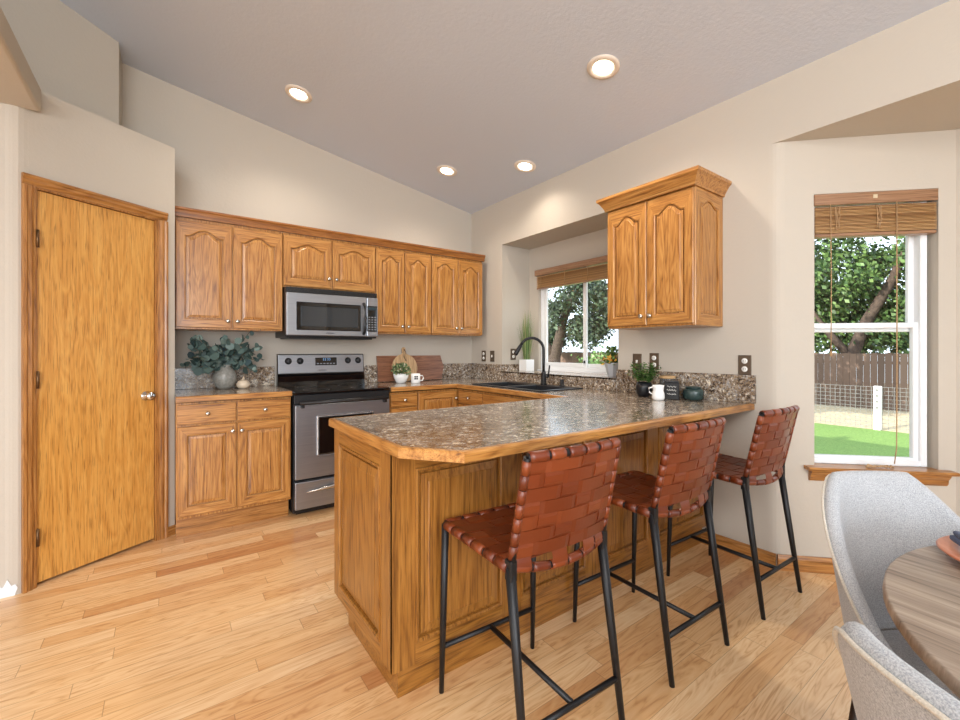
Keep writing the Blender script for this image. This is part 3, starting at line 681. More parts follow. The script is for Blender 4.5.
for i in range(len(xs)-1):
    for j in range(len(ys)-1):
        if i == 1 and j in (1, 3): continue
        m.bm.faces.new([m.bm.verts.new((x, y, CT+0.009)) for x, y in ((xs[i], ys[j]), (xs[i+1], ys[j]), (xs[i+1], ys[j+1]), (xs[i], ys[j+1]))])
for b in bowls: bowl(m, b[0], b[1], b[2], b[3], CT+0.009, 0.18)
for (xa, ya), (xb, yb) in (((SX0, SY0), (SX1, SY0)), ((SX1, SY0), (SX1, SY1)), ((SX1, SY1), (SX0, SY1)), ((SX0, SY1), (SX0, SY0))):
    m.bm.faces.new([m.bm.verts.new(p) for p in ((xa, ya, CT+0.0005), (xb, yb, CT+0.0005), (xb, yb, CT+0.009), (xa, ya, CT+0.009))])
bmesh.ops.remove_doubles(m.bm, verts=m.bm.verts[:], dist=0.0002)
m.build('basin', SINKB, t)
for y in (2.58, 2.97): MB().lathe([(0, 0.002), (0.03, 0.003), (0.04, 0.001), (0.04, 0.0)], ((SX0+SX1)/2-0.03, y, CT+0.009-0.18)).build('drain', NICKEL, t)
FX, FY = 2.65, 2.715; fz = CT+0.0095
t = thing('faucet', 'tall black gooseneck kitchen faucet with side lever behind the sink', 'faucet', (FX, FY, fz))
MB().lathe([(0, 0), (0.030, 0), (0.030, 0.008), (0.023, 0.014), (0.021, 0.10), (0.0165, 0.115), (0, 0.115)]).build('faucet_base', BLACKM, t)
dv = Vector((-0.88, 0.47, 0)).normalized(); R_ = 0.105; hz = 0.30
pts = [Vector((0, 0, 0.1)), Vector((0, 0, 0.2)), Vector((0, 0, hz))]
for i in range(1, 13):
    a = PI*i/12*0.86; pts.append(dv*(R_*(1-math.cos(a)))+Vector((0, 0, hz+R_*math.sin(a))))
MB().tube(pts, 0.0125, 12).build('spout', BLACKM, t)
e = pts[-1]; dd = (pts[-1]-pts[-2]).normalized()
MB().tube([e, e+dd*0.02, e+dd*0.085, e+dd*0.10], [0.0135, 0.016, 0.0195, 0.017], 14).build('spray_head', BLACKM, t)
MB().tube([(0, 0, 0.07), Vector((0.25, -0.97, 0))*0.045+Vector((0, 0, 0.075))], 0.013, 12).tube([Vector((0.25, -0.97, 0))*0.045+Vector((0, 0, 0.07)), Vector((0.25, -0.97, 0))*0.06+Vector((0, 0, 0.17))], [0.008, 0.006], 10).build('lever', BLACKM, t)
t = thing('soap_dispenser', 'small black soap dispenser cap right of the faucet', 'dispenser', (2.655, 2.505, fz))
MB().lathe([(0, 0), (0.022, 0), (0.022, 0.006), (0.016, 0.01), (0.016, 0.05), (0.013, 0.056), (0, 0.056)], seg=18).build('base', BLACKM, t)

# ------------------------------------------------------------------ bar stools
def stool_proto():
    t = thing('bar_stool', 'x', 'stool', (0, 0, 0))
    SH = 0.618
    fl = {-1: (Vector((-0.211, 0.230, 0)), Vector((-0.204, 0.212, SH-0.012))), 1: (Vector((0.211, 0.230, 0)), Vector((0.204, 0.212, SH-0.012)))}
    rb = lambda s, z: Vector((s*(0.198-0.014*z), -0.235+0.085*min(z/0.60, 1) - (0.075*max(z-0.60, 0)/0.345), z))
    for s in (-1, 1):
        a, b = fl[s]
        MB().tube([a, a.lerp(b, 0.5), b], [0.0085, 0.012, 0.0135], 10).build('leg', BLACKM, t)
    for s in (-1, 1):
        MB().tube([rb(s, z) for z in (0, 0.3, 0.60)], [0.0095, 0.0135, 0.016], 10).box(s*0.190-0.012, s*0.190+0.012, -0.168, -0.138, 0.565, 0.625, 0.003).build('leg', BLACKM, t)
    # back frame: posts with curved top rail
    NT_ = 14
    def top(u):   # u in -1..1
        p = rb(1, 0.93); return Vector((u*p.x, p.y - 0.028*(1-u*u), 0.93+0.004*(1-u*u)))
    m = MB()
    for s in (-1, 1): m.tube([rb(s, z) for z in (0.59, 0.7, 0.82, 0.93)], 0.0115, 10)
    m.tube([top(-1+2*i/NT_) for i in range(NT_+1)], 0.0125, 10)
    low = lambda u: Vector((u*rb(1, 0.60).x, rb(1, 0.60).y-0.03*(1-u*u), 0.60-0.016*(1-u*u)))
    m.tube([low(-1+2*i/NT_) for i in range(NT_+1)], 0.0105, 10)
    m.build('back_frame', BLACKM, t)
    # seat frame
    m = MB()
    for s in (-1, 1): m.tube([fl[s][1], Vector((s*0.198, 0.02, SH-0.018)), Vector((s*0.192, -0.15, SH-0.022))], 0.0125, 10)
    m.tube([fl[-1][1], fl[1][1]], 0.0125, 10)
    m.build('seat_frame', BLACKM, t)
    # foot rails
    zf = 0.165
    lf = lambda s, z: fl[s][0].lerp(fl[s][1], z/(SH-0.012))
    m = MB().tube([lf(-1, zf), lf(1, zf)], 0.0095, 10).tube([rb(-1, zf), rb(1, zf)], 0.0095, 10)
    m.tube([(lf(-1, zf)+lf(1, zf))/2, (rb(-1, zf)+rb(1, zf))/2], 0.0095, 10); m.build('foot_rail', BLACKM, t)
    # woven leather: surface function + two families of straps
    def weave(mb, S, nc, nr, amp, wrapu, wrapv, th=0.0022):
        SUB = 4
        def strap(path_fn, w_fn, steps):
            A, B, C_, D_ = [], [], [], []
            for k in range(steps+1):
                c1, c2, nrm = path_fn(k/steps)
                A.append(mb.bm.verts.new(c1+nrm*th)); B.append(mb.bm.verts.new(c2+nrm*th)); C_.append(mb.bm.verts.new(c2-nrm*th)); D_.append(mb.bm.verts.new(c1-nrm*th))
            for k in range(steps):
                for P, Q in ((A, B), (B, C_), (C_, D_), (D_, A)):
                    f = mb.bm.faces.new((P[k], Q[k], Q[k+1], P[k+1])); f.smooth = False
            mb.bm.faces.new((A[0], B[0], C_[0], D_[0])); mb.bm.faces.new((A[-1], B[-1], C_[-1], D_[-1]))
        def nrm_(u, v):
            e_ = 1e-3; du = S(min(u+e_, 1), v)-S(max(u-e_, 0), v); dv_ = S(u, min(v+e_, 1))-S(u, max(v-e_, 0)); return du.cross(dv_).normalized()
        over = lambda i, j: (i+j) % 3 != 0     # horizontal strap on top
        g = 0.022
        def smooth_h(vals, x):    # vals per cell, x in cell units
            i = int(min(max(x-0.5, 0), len(vals)-1)); j = min(i+1, len(vals)-1); f = min(max(x-0.5-i, 0), 1); f = min(max((f-0.3)/0.4, 0), 1); f = f*f*(3-2*f)
            return vals[i]*(1-f)+vals[j]*f
        for j in range(nr):
            hv = [amp if over(i, j) else -amp for i in range(nc)]
            def fn(s, j=j, hv=hv):
                u = s; h = smooth_h(hv, u*nc); v0, v1 = (j+g)/nr, (j+1-g)/nr; n_ = nrm_(u, (j+0.5)/nr)
                return S(u, v0)+n_*h, S(u, v1)+n_*h, n_
            strap(fn, None, nc*SUB)
        for i in range(nc):
            hv = [-amp if over(i, j) else amp for j in range(nr)]
            def fn(s, i=i, hv=hv):
                v = s; h = smooth_h(hv, v*nr); u0, u1 = (i+g)/nc, (i+1-g)/nc; n_ = nrm_((i+0.5)/nc, v)
                return S(u0, v)+n_*h, S(u1, v)+n_*h, n_
            strap(fn, None, nr*SUB)
    m = MB()
    def SB(u, v):
        uu = -1+2*u; a = low(uu); b = top(uu); p = rb(1, 0.0)
        z = 0.628+(0.922-0.628)*v
        base = rb(1, z); xw = base.x+0.006
        return Vector((uu*xw, base.y-0.029*(1-uu*uu), z+0.003*(1-uu*uu)))
    weave(m, SB, 6, 7, 0.0030, 1, 1)
    # straps wrapped round top rail, lower rail and posts
    for i in range(6):
        u0, u1 = -1+2*(i+0.06)/6, -1+2*(i+0.82 if i % 2 else i+0.94)/6
        m.tube([top(u0+(u1-u0)*k/4) for k in range(5)], 0.0165, 12)
        u0, u1 = -1+2*(i+0.05)/6, -1+2*(i+0.93)/6
        m.tube([low(u0+(u1-u0)*k/4) for k in range(5)], 0.0138, 12)
        # flat tail of each strap down to the lower rail
        def tail(a, b, u0=u0, u1=u1): 
            uu = u0+(u1-u0)*a; P = SB((uu+1)/2, 0.0); Q = low(uu)+Vector((0, -0.012, 0)); return P.lerp(Q, b)+Vector((0, -0.003*math.sin(PI*b), 0))
        if i % 2 == 0 or i == 5: m.grid(tail, 3, 3)
    for s in (-1, 1):
        for j in range(7):
            za, zb_ = 0.628+(0.922-0.628)*(j+0.02)/7, 0.628+(0.922-0.628)*(j+0.98)/7
            m.tube([rb(s, za+(zb_-za)*k/2) for k in range(3)], 0.0130, 12)
    m.build('woven_backrest', LEATHER, t)
    m = MB()
    def SS(u, v):
        uu = -1+2*u; y = -0.150+0.360*v; x = 0.193+0.011*v
        return Vector((uu*x, y, SH-0.006-0.010*(1-uu*uu)*math.sin(PI*min(max(v, 0), 1))**0.5 if v > 0 else SH-0.006))
    weave(m, SS, 6, 6, 0.0028, 1, 1)
    for i in range(6):
        u0, u1 = -1+2*(i+0.07)/6, -1+2*(i+0.93)/6; xa = 0.204
        m.tube([Vector((u*xa, 0.212, SH-0.012)) for u in (u0, u1)], 0.0165, 12)
    for s in (-1, 1):
        for j in range(6):
            a, b = -0.150+0.360*(j+0.05)/6, -0.150+0.360*(j+(0.86 if j % 2 else 0.93))/6
            f = lambda y: Vector((s*(0.1925+(y+0.15)/0.36*0.011), y, SH-0.020+(y+0.15)/0.36*0.007))
            m.tube([f(a), f(b)], 0.0165, 12)
    m.build('woven_seat', LEATHER, t)
    return t
st = stool_proto()
stools = [((0.995, 1.093), -0.05, 'woven tan leather bar stool nearest the viewer at the clipped end of the breakfast bar'),
          ((1.694, 1.092), -0.03, 'woven tan leather bar stool in the middle of the row at the breakfast bar'),
          ((2.405, 1.062), -0.04, 'woven tan leather bar stool beside the right wall, farthest along the breakfast bar')]
for i, ((x, y), rz, lab) in enumerate(stools):
    o = st if i == 0 else copy_tree(st)
    o.location = (x, y, 0); o.rotation_euler.z = rz; tag(o, lab, 'stool', 'woven leather bar stools')

# ------------------------------------------------------------------ dining table and chairs
t = thing('dining_table', 'round weathered grey wood dining table in the bay', 'table', (1.287, -0.336, 0), math.radians(-95))
MB().lathe([(0, 0.722), (0.55, 0.722), (0.572, 0.728), (0.578, 0.738), (0.576, 0.7545), (0.572, 0.756), (0, 0.756)], seg=72).build('tabletop', TABLE, t)
MB().lathe([(0, 0.7215), (0.5, 0.7215), (0.5, 0.66), (0.47, 0.66), (0.47, 0.7), (0, 0.7)], seg=48).build('apron', TABLE, t)
MB().lathe([(0, 0.70), (0.16, 0.70), (0.09, 0.62), (0.06, 0.45), (0.07, 0.2), (0.12, 0.09), (0.27, 0.03), (0.28, 0.0), (0, 0.0)], seg=32).build('pedestal', TABLE, t)
t = thing('plate', 'terracotta stoneware plate at the table edge', 'plate', (1.465, 0.055, 0.7565))
MB().lathe([(0, 0.0), (0.095, 0.0), (0.10, 0.004), (0.134, 0.017), (0.138, 0.021), (0.134, 0.024), (0.10, 0.011), (0, 0.009)], seg=48).build('dish', noisy('terracotta_glaze', (182, 112, 84), (202, 136, 106), 30, 0.3), t)
m = MB().box(-0.085, 0.085, -0.07, 0.07, 0, 0.013, 0.005, 2).box(-0.083, 0.083, -0.068, 0.065, 0.0132, 0.024, 0.005, 2)
m.xform(Matrix.Rotation(0.5, 4, 'Z')); o = m.build('folded_napkin', fabric('navy_linen', (30, 44, 78), (50, 68, 106))); o.location = (1.443, 0.074, 0.7808)
tag(o, 'folded navy napkin lying on the terracotta plate', 'napkin')

def chair_proto():
    t = thing('dining_chair', 'x', 'chair')
    # local: faces -y ; back at +y
    A0 = math.radians(112)
    def hgt(a):
        k = abs(a)/A0; e = min(max((k-0.18)/0.82, 0), 1); return max(0.868 - 0.45*(e**1.15), 0.47)
    def base(a, r, z):
        # super-ellipse plan, wider higher up
        s = 0.86+0.14*min(max((z-0.40)/0.45, 0), 1)
        lean = 0.075*max(z-0.45, 0)/0.42*max(math.cos(a), 0)
        c, sn = math.cos(a), math.sin(a)
        ex = math.copysign(abs(sn)**0.75, sn); ey = math.copysign(abs(c)**0.75, c)
        return Vector(((0.247+r)*s*ex, (0.235+r)*s*ey+lean, z))
    Z0 = 0.37; NU, NV = 44, 10
    def shell(r):
        return lambda u, v: base(-A0+2*A0*u, r, Z0+(hgt(-A0+2*A0*u)-Z0)*v)
    th = 0.034
    def profile(u, v):
        a = -A0+2*A0*u; h = hgt(a)
        # v 0..1 runs up the outside, over a rounded lip, down the inside
        if v < 0.45: return base(a, 0, Z0+(h-0.022-Z0)*(v/0.45))
        if v < 0.55:
            q = (v-0.45)/0.10*PI; return base(a, -th/2+th/2*math.cos(q), h-0.022+0.022*math.sin(q))
        return base(a, -th, h-0.022-(h-0.022-Z0)*((v-0.55)/0.45))
    m = MB().grid(profile, NU, 60)
    # close side ends
    for u in (0, 1):
        vs = [m.bm.verts.new(profile(u, k/40)) for k in range(41)]
        for k in range(20):
            if k < 19: m.bm.faces.new((vs[k], vs[k+1], vs[39-k], vs[40-k]))
    bmesh.ops.remove_doubles(m.bm, verts=m.bm.verts[:], dist=0.0005)
    m.build('upholstered_shell', FAB, t)
    m = MB().tube([base(-A0+2*A0*i/60, 0.001, hgt(-A0+2*A0*i/60)-0.014) for i in range(61)], 0.0036, 8)
    m.build('piping', PIPE, t)
    P = [base(-PI+2*PI*i/40, -th-0.004, 0.45) for i in range(40)]
    P = [(p.x, max(p.y, -0.235)) for p in P]
    MB().prism(P, 0.37, 0.475, 0.02).build('seat_cushion', FAB, t)
    for sx, sy in ((-1, -1), (1, -1), (-1, 1), (1, 1)):
        MB().tube([(sx*0.145, sy*0.135, 0.372), (sx*0.180, sy*0.170, 0.0)], [0.018, 0.011], 12).build('leg', plain('dark_walnut_leg', (44, 30, 22), 0.4), t)
    return t
ch = chair_proto()
def face_to(o, x, y, tx, ty):
    o.location = (x, y, 0); o.rotation_euler.z = math.atan2(ty-y, tx-x)+PI/2
tag(ch, 'light grey tub dining chair with its back to the bay window', 'chair', 'grey upholstered dining chairs')
face_to(ch, 1.503, 0.128, 1.06, -0.48)
c2 = copy_tree(ch); tag(c2, 'light grey tub dining chair seen from behind at the lower right corner', 'chair', 'grey upholstered dining chairs')
face_to(c2, 0.903, -0.072, 1.28, -0.33)

# ------------------------------------------------------------------ counter items
CZ = CT+0.0005; CZL = CL+0.0005
def vase_glaze(): return noisy('speckled_grey_glaze', (120, 118, 112), (160, 158, 150), 60, 0.3)
o = MB().lathe([(0, 0), (0.042, 0), (0.062, 0.022), (0.079, 0.065), (0.079, 0.098), (0.066, 0.138), (0.046, 0.163), (0.040, 0.172), (0.044, 0.184), (0.039, 0.184), (0.035, 0.172), (0.05, 0.15), (0.0, 0.14)], seg=36).build('vase', vase_glaze())
o.location = (0.358, 3.81, CZL); tag(o, 'round grey speckled ceramic vase on the short left counter', 'vase')
random.seed(11)
t = thing('eucalyptus_bunch', 'bunch of dusty green eucalyptus branches standing in the grey vase', 'plant', (0.358, 3.81, CZL+0.1455))
ms, ml = MB(), MB()
def leaf(mb, c, n, up, L, Wd, round_=True):
    n = n.normalized(); a = up-n*up.dot(n)
    if a.length < 1e-4: a = n.orthogonal()
    a.normalize(); b = n.cross(a)
    k = 8; vs = []
    for i in range(k):
        q = 2*PI*i/k; vs.append(mb.bm.verts.new(c+a*(L*0.5*(1+math.cos(q)))+b*(Wd*0.5*math.sin(q))+n*(0.1*L*math.cos(2*q))))
    f = mb.bm.faces.new(vs); f.smooth = True
def clampy(p): return Vector((min(max(p.x, -0.275), 0.23), min(max(p.y, -0.2), 0.125), min(p.z, 0.285)))
for k in range(24):
    a = random.uniform(0, 2*PI); ln = random.uniform(0.2, 0.38); sp_ = random.uniform(0.4, 1.25)
    d_ = Vector((math.cos(a)*sp_*1.15, math.sin(a)*sp_*0.55-0.12, 0.85)).normalized()
    P = [Vector((0, 0, 0))]
    for i in range(1, 8):
        q = i/7; p = d_*ln*q + Vector((0, 0, -0.10*q*q*sp_)); P.append(clampy(p))
    ms.tube([clampy(p) for p in P], 0.0022, 5)
    for i in range(2, 8):
        for s in (-1, 1):
            n_ = Vector((random.uniform(-1, 1), random.uniform(-1.4, 0.3), random.uniform(-0.1, 1.0))); up = Vector((random.uniform(-1, 1)*1.0, random.uniform(-0.6, 0.4), random.uniform(-0.5, 0.8)))
            sz = random.uniform(0.045, 0.068)
            c_ = P[i]-Vector((0, 0, 0.0)); 
            if c_.x < -0.22 or c_.x > 0.18 or c_.z > 0.22: sz *= 0.7
            leaf(ml, clampy(c_), n_, up, sz, sz*0.9)
ms.build('stems', plain('eucalyptus_stem', (94, 84, 66), 0.7), t)
ml.build('leaves', island('eucalyptus_leaf', [(50, 70, 66), (78, 100, 94), (112, 132, 124), (64, 84, 88)], 0.6), t, fix=False)
t = thing('ceramic_ornament', 'small cream ceramic ornament with pointed top beside the grey vase', 'ornament', (0.478, 3.768, CZL))
m = MB().lathe([(0, 0), (0.030, 0), (0.046, 0.018), (0.048, 0.036), (0.038, 0.056), (0.016, 0.068), (0, 0.071)], seg=24); m.build('body', plain('cream_glaze', (214, 196, 172), 0.4), t)
MB().tube([(0, 0, 0.066), (0.002, 0, 0.092)], [0.012, 0.004], 10).build('finial', plain('cream_glaze_tip', (206, 186, 160), 0.4), t)

# cutting boards behind the mug
brd = oak('walnut_board', 0, s2l((156, 108, 80)), s2l((128, 82, 58)), s2l((88, 52, 36)))
lean = math.radians(8)
o = MB().prism_axis([(0.0, 0), (0.70, 0), (0.735, 0.13), (0.705, 0.25), (0.0, 0.25)], 1, 0, 0.018).build('cutting_board', brd)
o.location = (1.635, 3.908, CZ+0.006); o.rotation_euler = (-lean, 0, 0); tag(o, 'large rectangular dark wood cutting board leaning on the splash right of the range', 'cutting board')
t = thing('cutting_board', 'round pale cutting board with short handle leaning on the larger dark board', 'cutting board', (1.905, 3.872, CZ+0.002)); t.rotation_euler = (-lean, 0, 0)
R0 = 0.136
P = [(R0*math.sin(a), R0-R0*math.cos(a)) for a in [2*PI*i/48 for i in range(49)]]
top_i = [p for p in P if not (p[1] > 0.24 and abs(p[0]) < 0.03)]
half = [p for p in P[:25] if not (p[1] > 0.268)] ; half2 = [p for p in P[25:-1] if not (p[1] > 0.268)]
poly = half+[(0.018, 0.282), (0.018, 0.325), (0.010, 0.338), (-0.010, 0.338), (-0.018, 0.325), (-0.018, 0.282)]+half2
MB().prism_axis(poly, 1, 0, 0.015).build('board', oak('pale_board', 2, s2l((212, 180, 140)), s2l((194, 158, 116)), s2l((160, 122, 82))), t)
MB().tube([(0.0, -0.004, 0.32), (0.018, -0.004, 0.29), (0.014, -0.004, 0.20), (-0.006, -0.004, 0.24), (0.0, -0.004, 0.32)], 0.003, 6).build('leather_strap', plain('strap_brown', (72, 48, 36), 0.6), t)
def foliage(mb, c, rx, rz, n, sz, seed, zmin=-9):
    random.seed(seed)
    for _ in range(n):
        a = random.uniform(0, 2*PI); q = random.random()**0.6; ph = random.uniform(0, 1)
        p = Vector((math.cos(a)*rx*q*math.sqrt(1-ph*ph*0.7), math.sin(a)*rx*q*math.sqrt(1-ph*ph*0.7), ph*rz))
        leaf(mb, Vector(c)+p, Vector((random.uniform(-1, 1), random.uniform(-1, 1), random.uniform(0, 1))), p+Vector((0, 0, 0.02)), sz*random.uniform(0.7, 1.2), sz*random.uniform(0.45, 0.8))
t = thing('potted_plant', 'small flowering plant in a white bowl in front of the round board', 'plant', (1.792, 3.745, CZ))
MB().lathe([(0, 0), (0.04, 0), (0.046, 0.006), (0.068, 0.05), (0.073, 0.085), (0.067, 0.085), (0.06, 0.05), (0, 0.045)], seg=28).build('bowl', WHITEC, t)
MB().lathe([(0, 0.075), (0.064, 0.073)], seg=20).build('soil', plain('potting_soil', (58, 44, 34), 0.9), t)
m = MB(); foliage(m, (0, 0, 0.08), 0.085, 0.085, 170, 0.03, 5); m.build('leaves', island('herb_leaf', [(60, 84, 50), (104, 128, 80), (140, 156, 110)], 0.6), t, fix=False)
m = MB(); foliage(m, (0, 0, 0.09), 0.08, 0.08, 26, 0.018, 6); m.build('blossoms', plain('pale_blossom', (222, 214, 186), 0.6), t, fix=False)
t = thing('mug', 'white mug with a tiny black window print beside the white bowl', 'mug', (1.90, 3.655, CZ))
MB().lathe([(0, 0), (0.040, 0), (0.043, 0.004), (0.043, 0.088), (0.039, 0.088), (0.038, 0.01), (0, 0.008)], seg=28).build('cup', WHITEC, t)
hd = Vector((0.81, -0.587, 0))
MB().tube([hd*0.04+Vector((0, 0, 0.070)), hd*0.066+Vector((0, 0, 0.068)), hd*0.074+Vector((0, 0, 0.046)), hd*0.064+Vector((0, 0, 0.024)), hd*0.04+Vector((0, 0, 0.020))], 0.006, 8).build('handle', WHITEC, t)
m = MB(); ca = math.atan2(-3.655, -1.90)+0.12
for i, j in ((0, 0), (0, 1), (1, 0), (1, 1)):
    m.grid(lambda u, v, i=i, j=j: Vector((0.0436*math.cos(ca+(-0.40+i*0.42+u*0.36)), 0.0436*math.sin(ca+(-0.40+i*0.42+u*0.36)), 0.034+j*0.019+v*0.016)), 4, 1)
m.build('window_print', plain('black_print', (24, 24, 26), 0.5), t)

# grass plant in recess, flower pot on sill
t = thing('potted_grass', 'tall wispy grass plant in a white square pot on the window ledge', 'plant', (2.985, 3.305, RZ0+0.0005))
MB().prism_axis([(-0.045, 0), (0.045, 0), (0.055, 0.115), (0.047, 0.115), (0.04, 0.1), (-0.04, 0.1), (-0.047, 0.115), (-0.055, 0.115)], 1, -0.05, 0.05).box(-0.052, 0.052, -0.055, -0.0495, 0, 0.115).box(-0.052, 0.052, 0.0495, 0.055, 0, 0.115).build('pot', WHITEC, t)
random.seed(21); m = MB()
for _ in range(150):
    a = random.uniform(0, 2*PI); r = random.uniform(0, 0.035); tilt = random.uniform(0.0, 0.10); h = random.uniform(0.26, 0.56)
    b0 = Vector((math.cos(a)*r, math.sin(a)*r, 0.09)); tip = b0+Vector((math.cos(a)*tilt-0.02, math.sin(a)*tilt*0.8-0.02, h)); mid = b0.lerp(tip, 0.5)+Vector((0, 0, 0.03))
    sd = Vector((math.sin(a), -math.cos(a), 0))*0.0028
    v = [m.bm.verts.new(p) for p in (b0-sd, b0+sd, mid+sd, mid-sd, tip)]; m.bm.faces.new(v[:4]); m.bm.faces.new((v[3], v[2], v[4]))
m.build('blades', island('grass_blade', [(64, 96, 44), (98, 130, 66), (140, 160, 100), (168, 160, 118)], 0.6), t, fix=False)
t = thing('flower_pot', 'grey faceted pot of yellow-orange flowers at the right end of the window ledge', 'flowers', (2.90, 2.19, RZ0+0.0005))
MB().lathe([(0, 0), (0.035, 0), (0.062, 0.11), (0.056, 0.11), (0.035, 0.02), (0, 0.02)], seg=8, smooth=False).build('pot', plain('pale_grey_glaze', (180, 182, 186), 0.4), t)
m = MB(); foliage(m, (0, 0, 0.10), 0.07, 0.12, 110, 0.035, 9); m.build('leaves', island('flower_leaf', [(70, 104, 50), (120, 150, 80)], 0.6), t, fix=False)
m = MB(); foliage(m, (0, 0, 0.10), 0.075, 0.06, 40, 0.035, 10); m.build('petals', island('orange_petal', [(206, 140, 50), (228, 176, 70)], 0.6), t, fix=False)

# cluster at the right splash
t = thing('potted_fern', 'bushy green fern in a small black pot at the right splash', 'plant', (2.59, 1.70, CZ))
MB().lathe([(0, 0), (0.036, 0), (0.048, 0.02), (0.052, 0.06), (0.046, 0.095), (0.04, 0.095), (0.044, 0.06), (0, 0.05)], seg=28).build('pot', plain('black_glaze', (26, 28, 32), 0.35), t)
random.seed(31); m = MB()
for _ in range(90):
    a = random.uniform(0, 2*PI); tl = random.uniform(0.02, 0.085); h = random.uniform(0.06, 0.14)
    b0 = Vector((math.cos(a)*0.02, math.sin(a)*0.02, 0.085)); tip = b0+Vector((math.cos(a)*tl, math.sin(a)*tl, h))
    for q in (0.3, 0.5, 0.7, 0.9, 1.0):
        for s in (-1, 1):
            leaf(m, b0.lerp(tip, q), Vector((random.uniform(-.5, .5), random.uniform(-.5, .5), 1)), Vector((-math.sin(a)*s+math.cos(a)*0.4, math.cos(a)*s+math.sin(a)*0.4, 0.4)), 0.022, 0.007)
m.build('fronds', island('fern_frond', [(44, 84, 34), (74, 120, 50), (112, 152, 74)], 0.6), t, fix=False)
t = thing('creamer_jug', 'small white waisted jug in front of the black tin', 'jug', (2.475, 1.525, CZ))
MB().lathe([(0, 0), (0.032, 0), (0.037, 0.012), (0.036, 0.04), (0.030, 0.058), (0.032, 0.075), (0.035, 0.092), (0.031, 0.092), (0.027, 0.06), (0, 0.02)], seg=28).build('body', WHITEC, t)
hd = Vector((-0.6, 0.8, 0))
MB().tube([hd*0.031+Vector((0, 0, 0.08)), hd*0.055+Vector((0, 0, 0.072)), hd*0.052+Vector((0, 0, 0.045)), hd*0.034+Vector((0, 0, 0.034))], 0.0045, 8).build('handle', WHITEC, t)
t = thing('tea_tin', 'black square tin with white script on its front, beside the white jug', 'tin', (2.585, 1.500, CZ), math.radians(-63))
MB().box(-0.042, 0.042, -0.035, 0.035, 0, 0.105, 0.004, 2).build('tin', plain('black_tin', (12, 12, 13), 0.55), t)
MB().box(-0.038, 0.038, -0.031, 0.031, 0.1052, 0.118, 0.004, 2).build('lid', plain('black_lid', (30, 30, 32), 0.35), t)
m = MB()
for zc, n_, am in ((0.082, 3, 0.006), (0.058, 4, 0.009), (0.034, 5, 0.006)):
    m.tube([(-0.026+0.052*i/24, -0.0354, zc+am*math.sin(i/24*n_*2*PI)*(0.6+0.4*math.cos(i*0.9))) for i in range(25)], 0.0016, 5)
m.build('script', plain('white_print', (214, 210, 202), 0.6), t)
t = thing('glass_jar', 'clear glass jar with a wooden lid behind the white jug', 'jar', (2.68, 1.585, CZ))
jg = NT('jar_glass'); jg.set(Base_Color=(0.95, 0.97, 0.97, 1), Roughness=0.05, Transmission_Weight=0.9, IOR=1.2)
MB().lathe([(0, 0), (0.045, 0), (0.048, 0.006), (0.048, 0.122), (0.044, 0.122), (0.044, 0.008), (0, 0.008)], seg=28).build('jar', jg.m, t)
MB().lathe([(0, 0.009), (0.042, 0.009), (0.042, 0.07), (0, 0.075)], seg=20).build('contents', noisy('dried_goods', (88, 62, 44), (176, 140, 100), 90, 0.8), t)
MB().lathe([(0, 0.1225), (0.05, 0.1225), (0.05, 0.14), (0, 0.14)], seg=28).build('lid', plain('lid_wood', (196, 158, 112), 0.5), t)
t = thing('green_canister', 'low dark green ceramic canister right of the black tin', 'canister', (2.665, 1.405, CZ))
MB().lathe([(0, 0), (0.05, 0), (0.060, 0.012), (0.061, 0.05), (0.056, 0.066), (0.03, 0.072), (0, 0.072)], seg=32).build('body', noisy('dark_green_glaze', (34, 50, 50), (60, 78, 74), 40, 0.25), t)
MB().lathe([(0, 0.0725), (0.048, 0.0725), (0.046, 0.079), (0.02, 0.084), (0, 0.085)], seg=24).build('lid', plain('dark_green_lid', (40, 58, 56), 0.3), t)

# ------------------------------------------------------------------ outlets
def outlet(label, M, kind='outlet', wd=0.072, ht=0.116):
    t = bpy.data.objects.new('wall_outlet' if kind == 'outlet' else 'light_switch', None); COL.objects.link(t); t.matrix_world = M
    tag(t, label, 'outlet' if kind == 'outlet' else 'switch', 'brown metal wall plates')
    MB().box(-wd/2, wd/2, -0.006, -0.0005, -ht/2, ht/2, 0.003, 2).build('plate', BRONZE, t)
    if kind == 'outlet':
        for z in (-0.024, 0.024):
            s = MB().lathe([(0, 0.010), (0.0155, 0.010), (0.0165, 0.008), (0.0165, 0.004)], seg=20).xform(Matrix.Translation((0, 0, z)) @ Matrix.Rotation(PI/2, 4, 'X')).build('socket', SOCK, t)
            MB().box(-0.0065, -0.0045, -0.0106, -0.0098, z-0.004, z+0.006).box(0.0045, 0.0065, -0.0106, -0.0098, z-0.004, z+0.006).build('slots', DARKGAP, s)
    else:
        MB().box(-0.006, 0.006, -0.014, -0.005, -0.012, 0.012, 0.002).build('toggle', SOCK, t)
    return t
def onR(y, z): return Matrix.Translation((XR, y, z)) @ Matrix.Rotation(-PI/2, 4, 'Z')
outlet('brown outlet plate nearest the room corner on the right wall', onR(3.735, 1.16))
outlet('brown switch plate beside the outlet, just left of the window recess', onR(3.585, 1.16), 'switch')
outlet('brown outlet plate on the side of the window recess behind the faucet', Matrix.Translation((2.905, RY1, 1.18)))
outlet('brown switch plate on the right wall behind the fern', onR(1.865, 1.14), 'switch')
outlet('brown outlet plate on the right wall above the glass jar', onR(1.73, 1.145))
outlet('brown outlet plate above the splash end beside the bay corner', onR(1.146, 1.136))

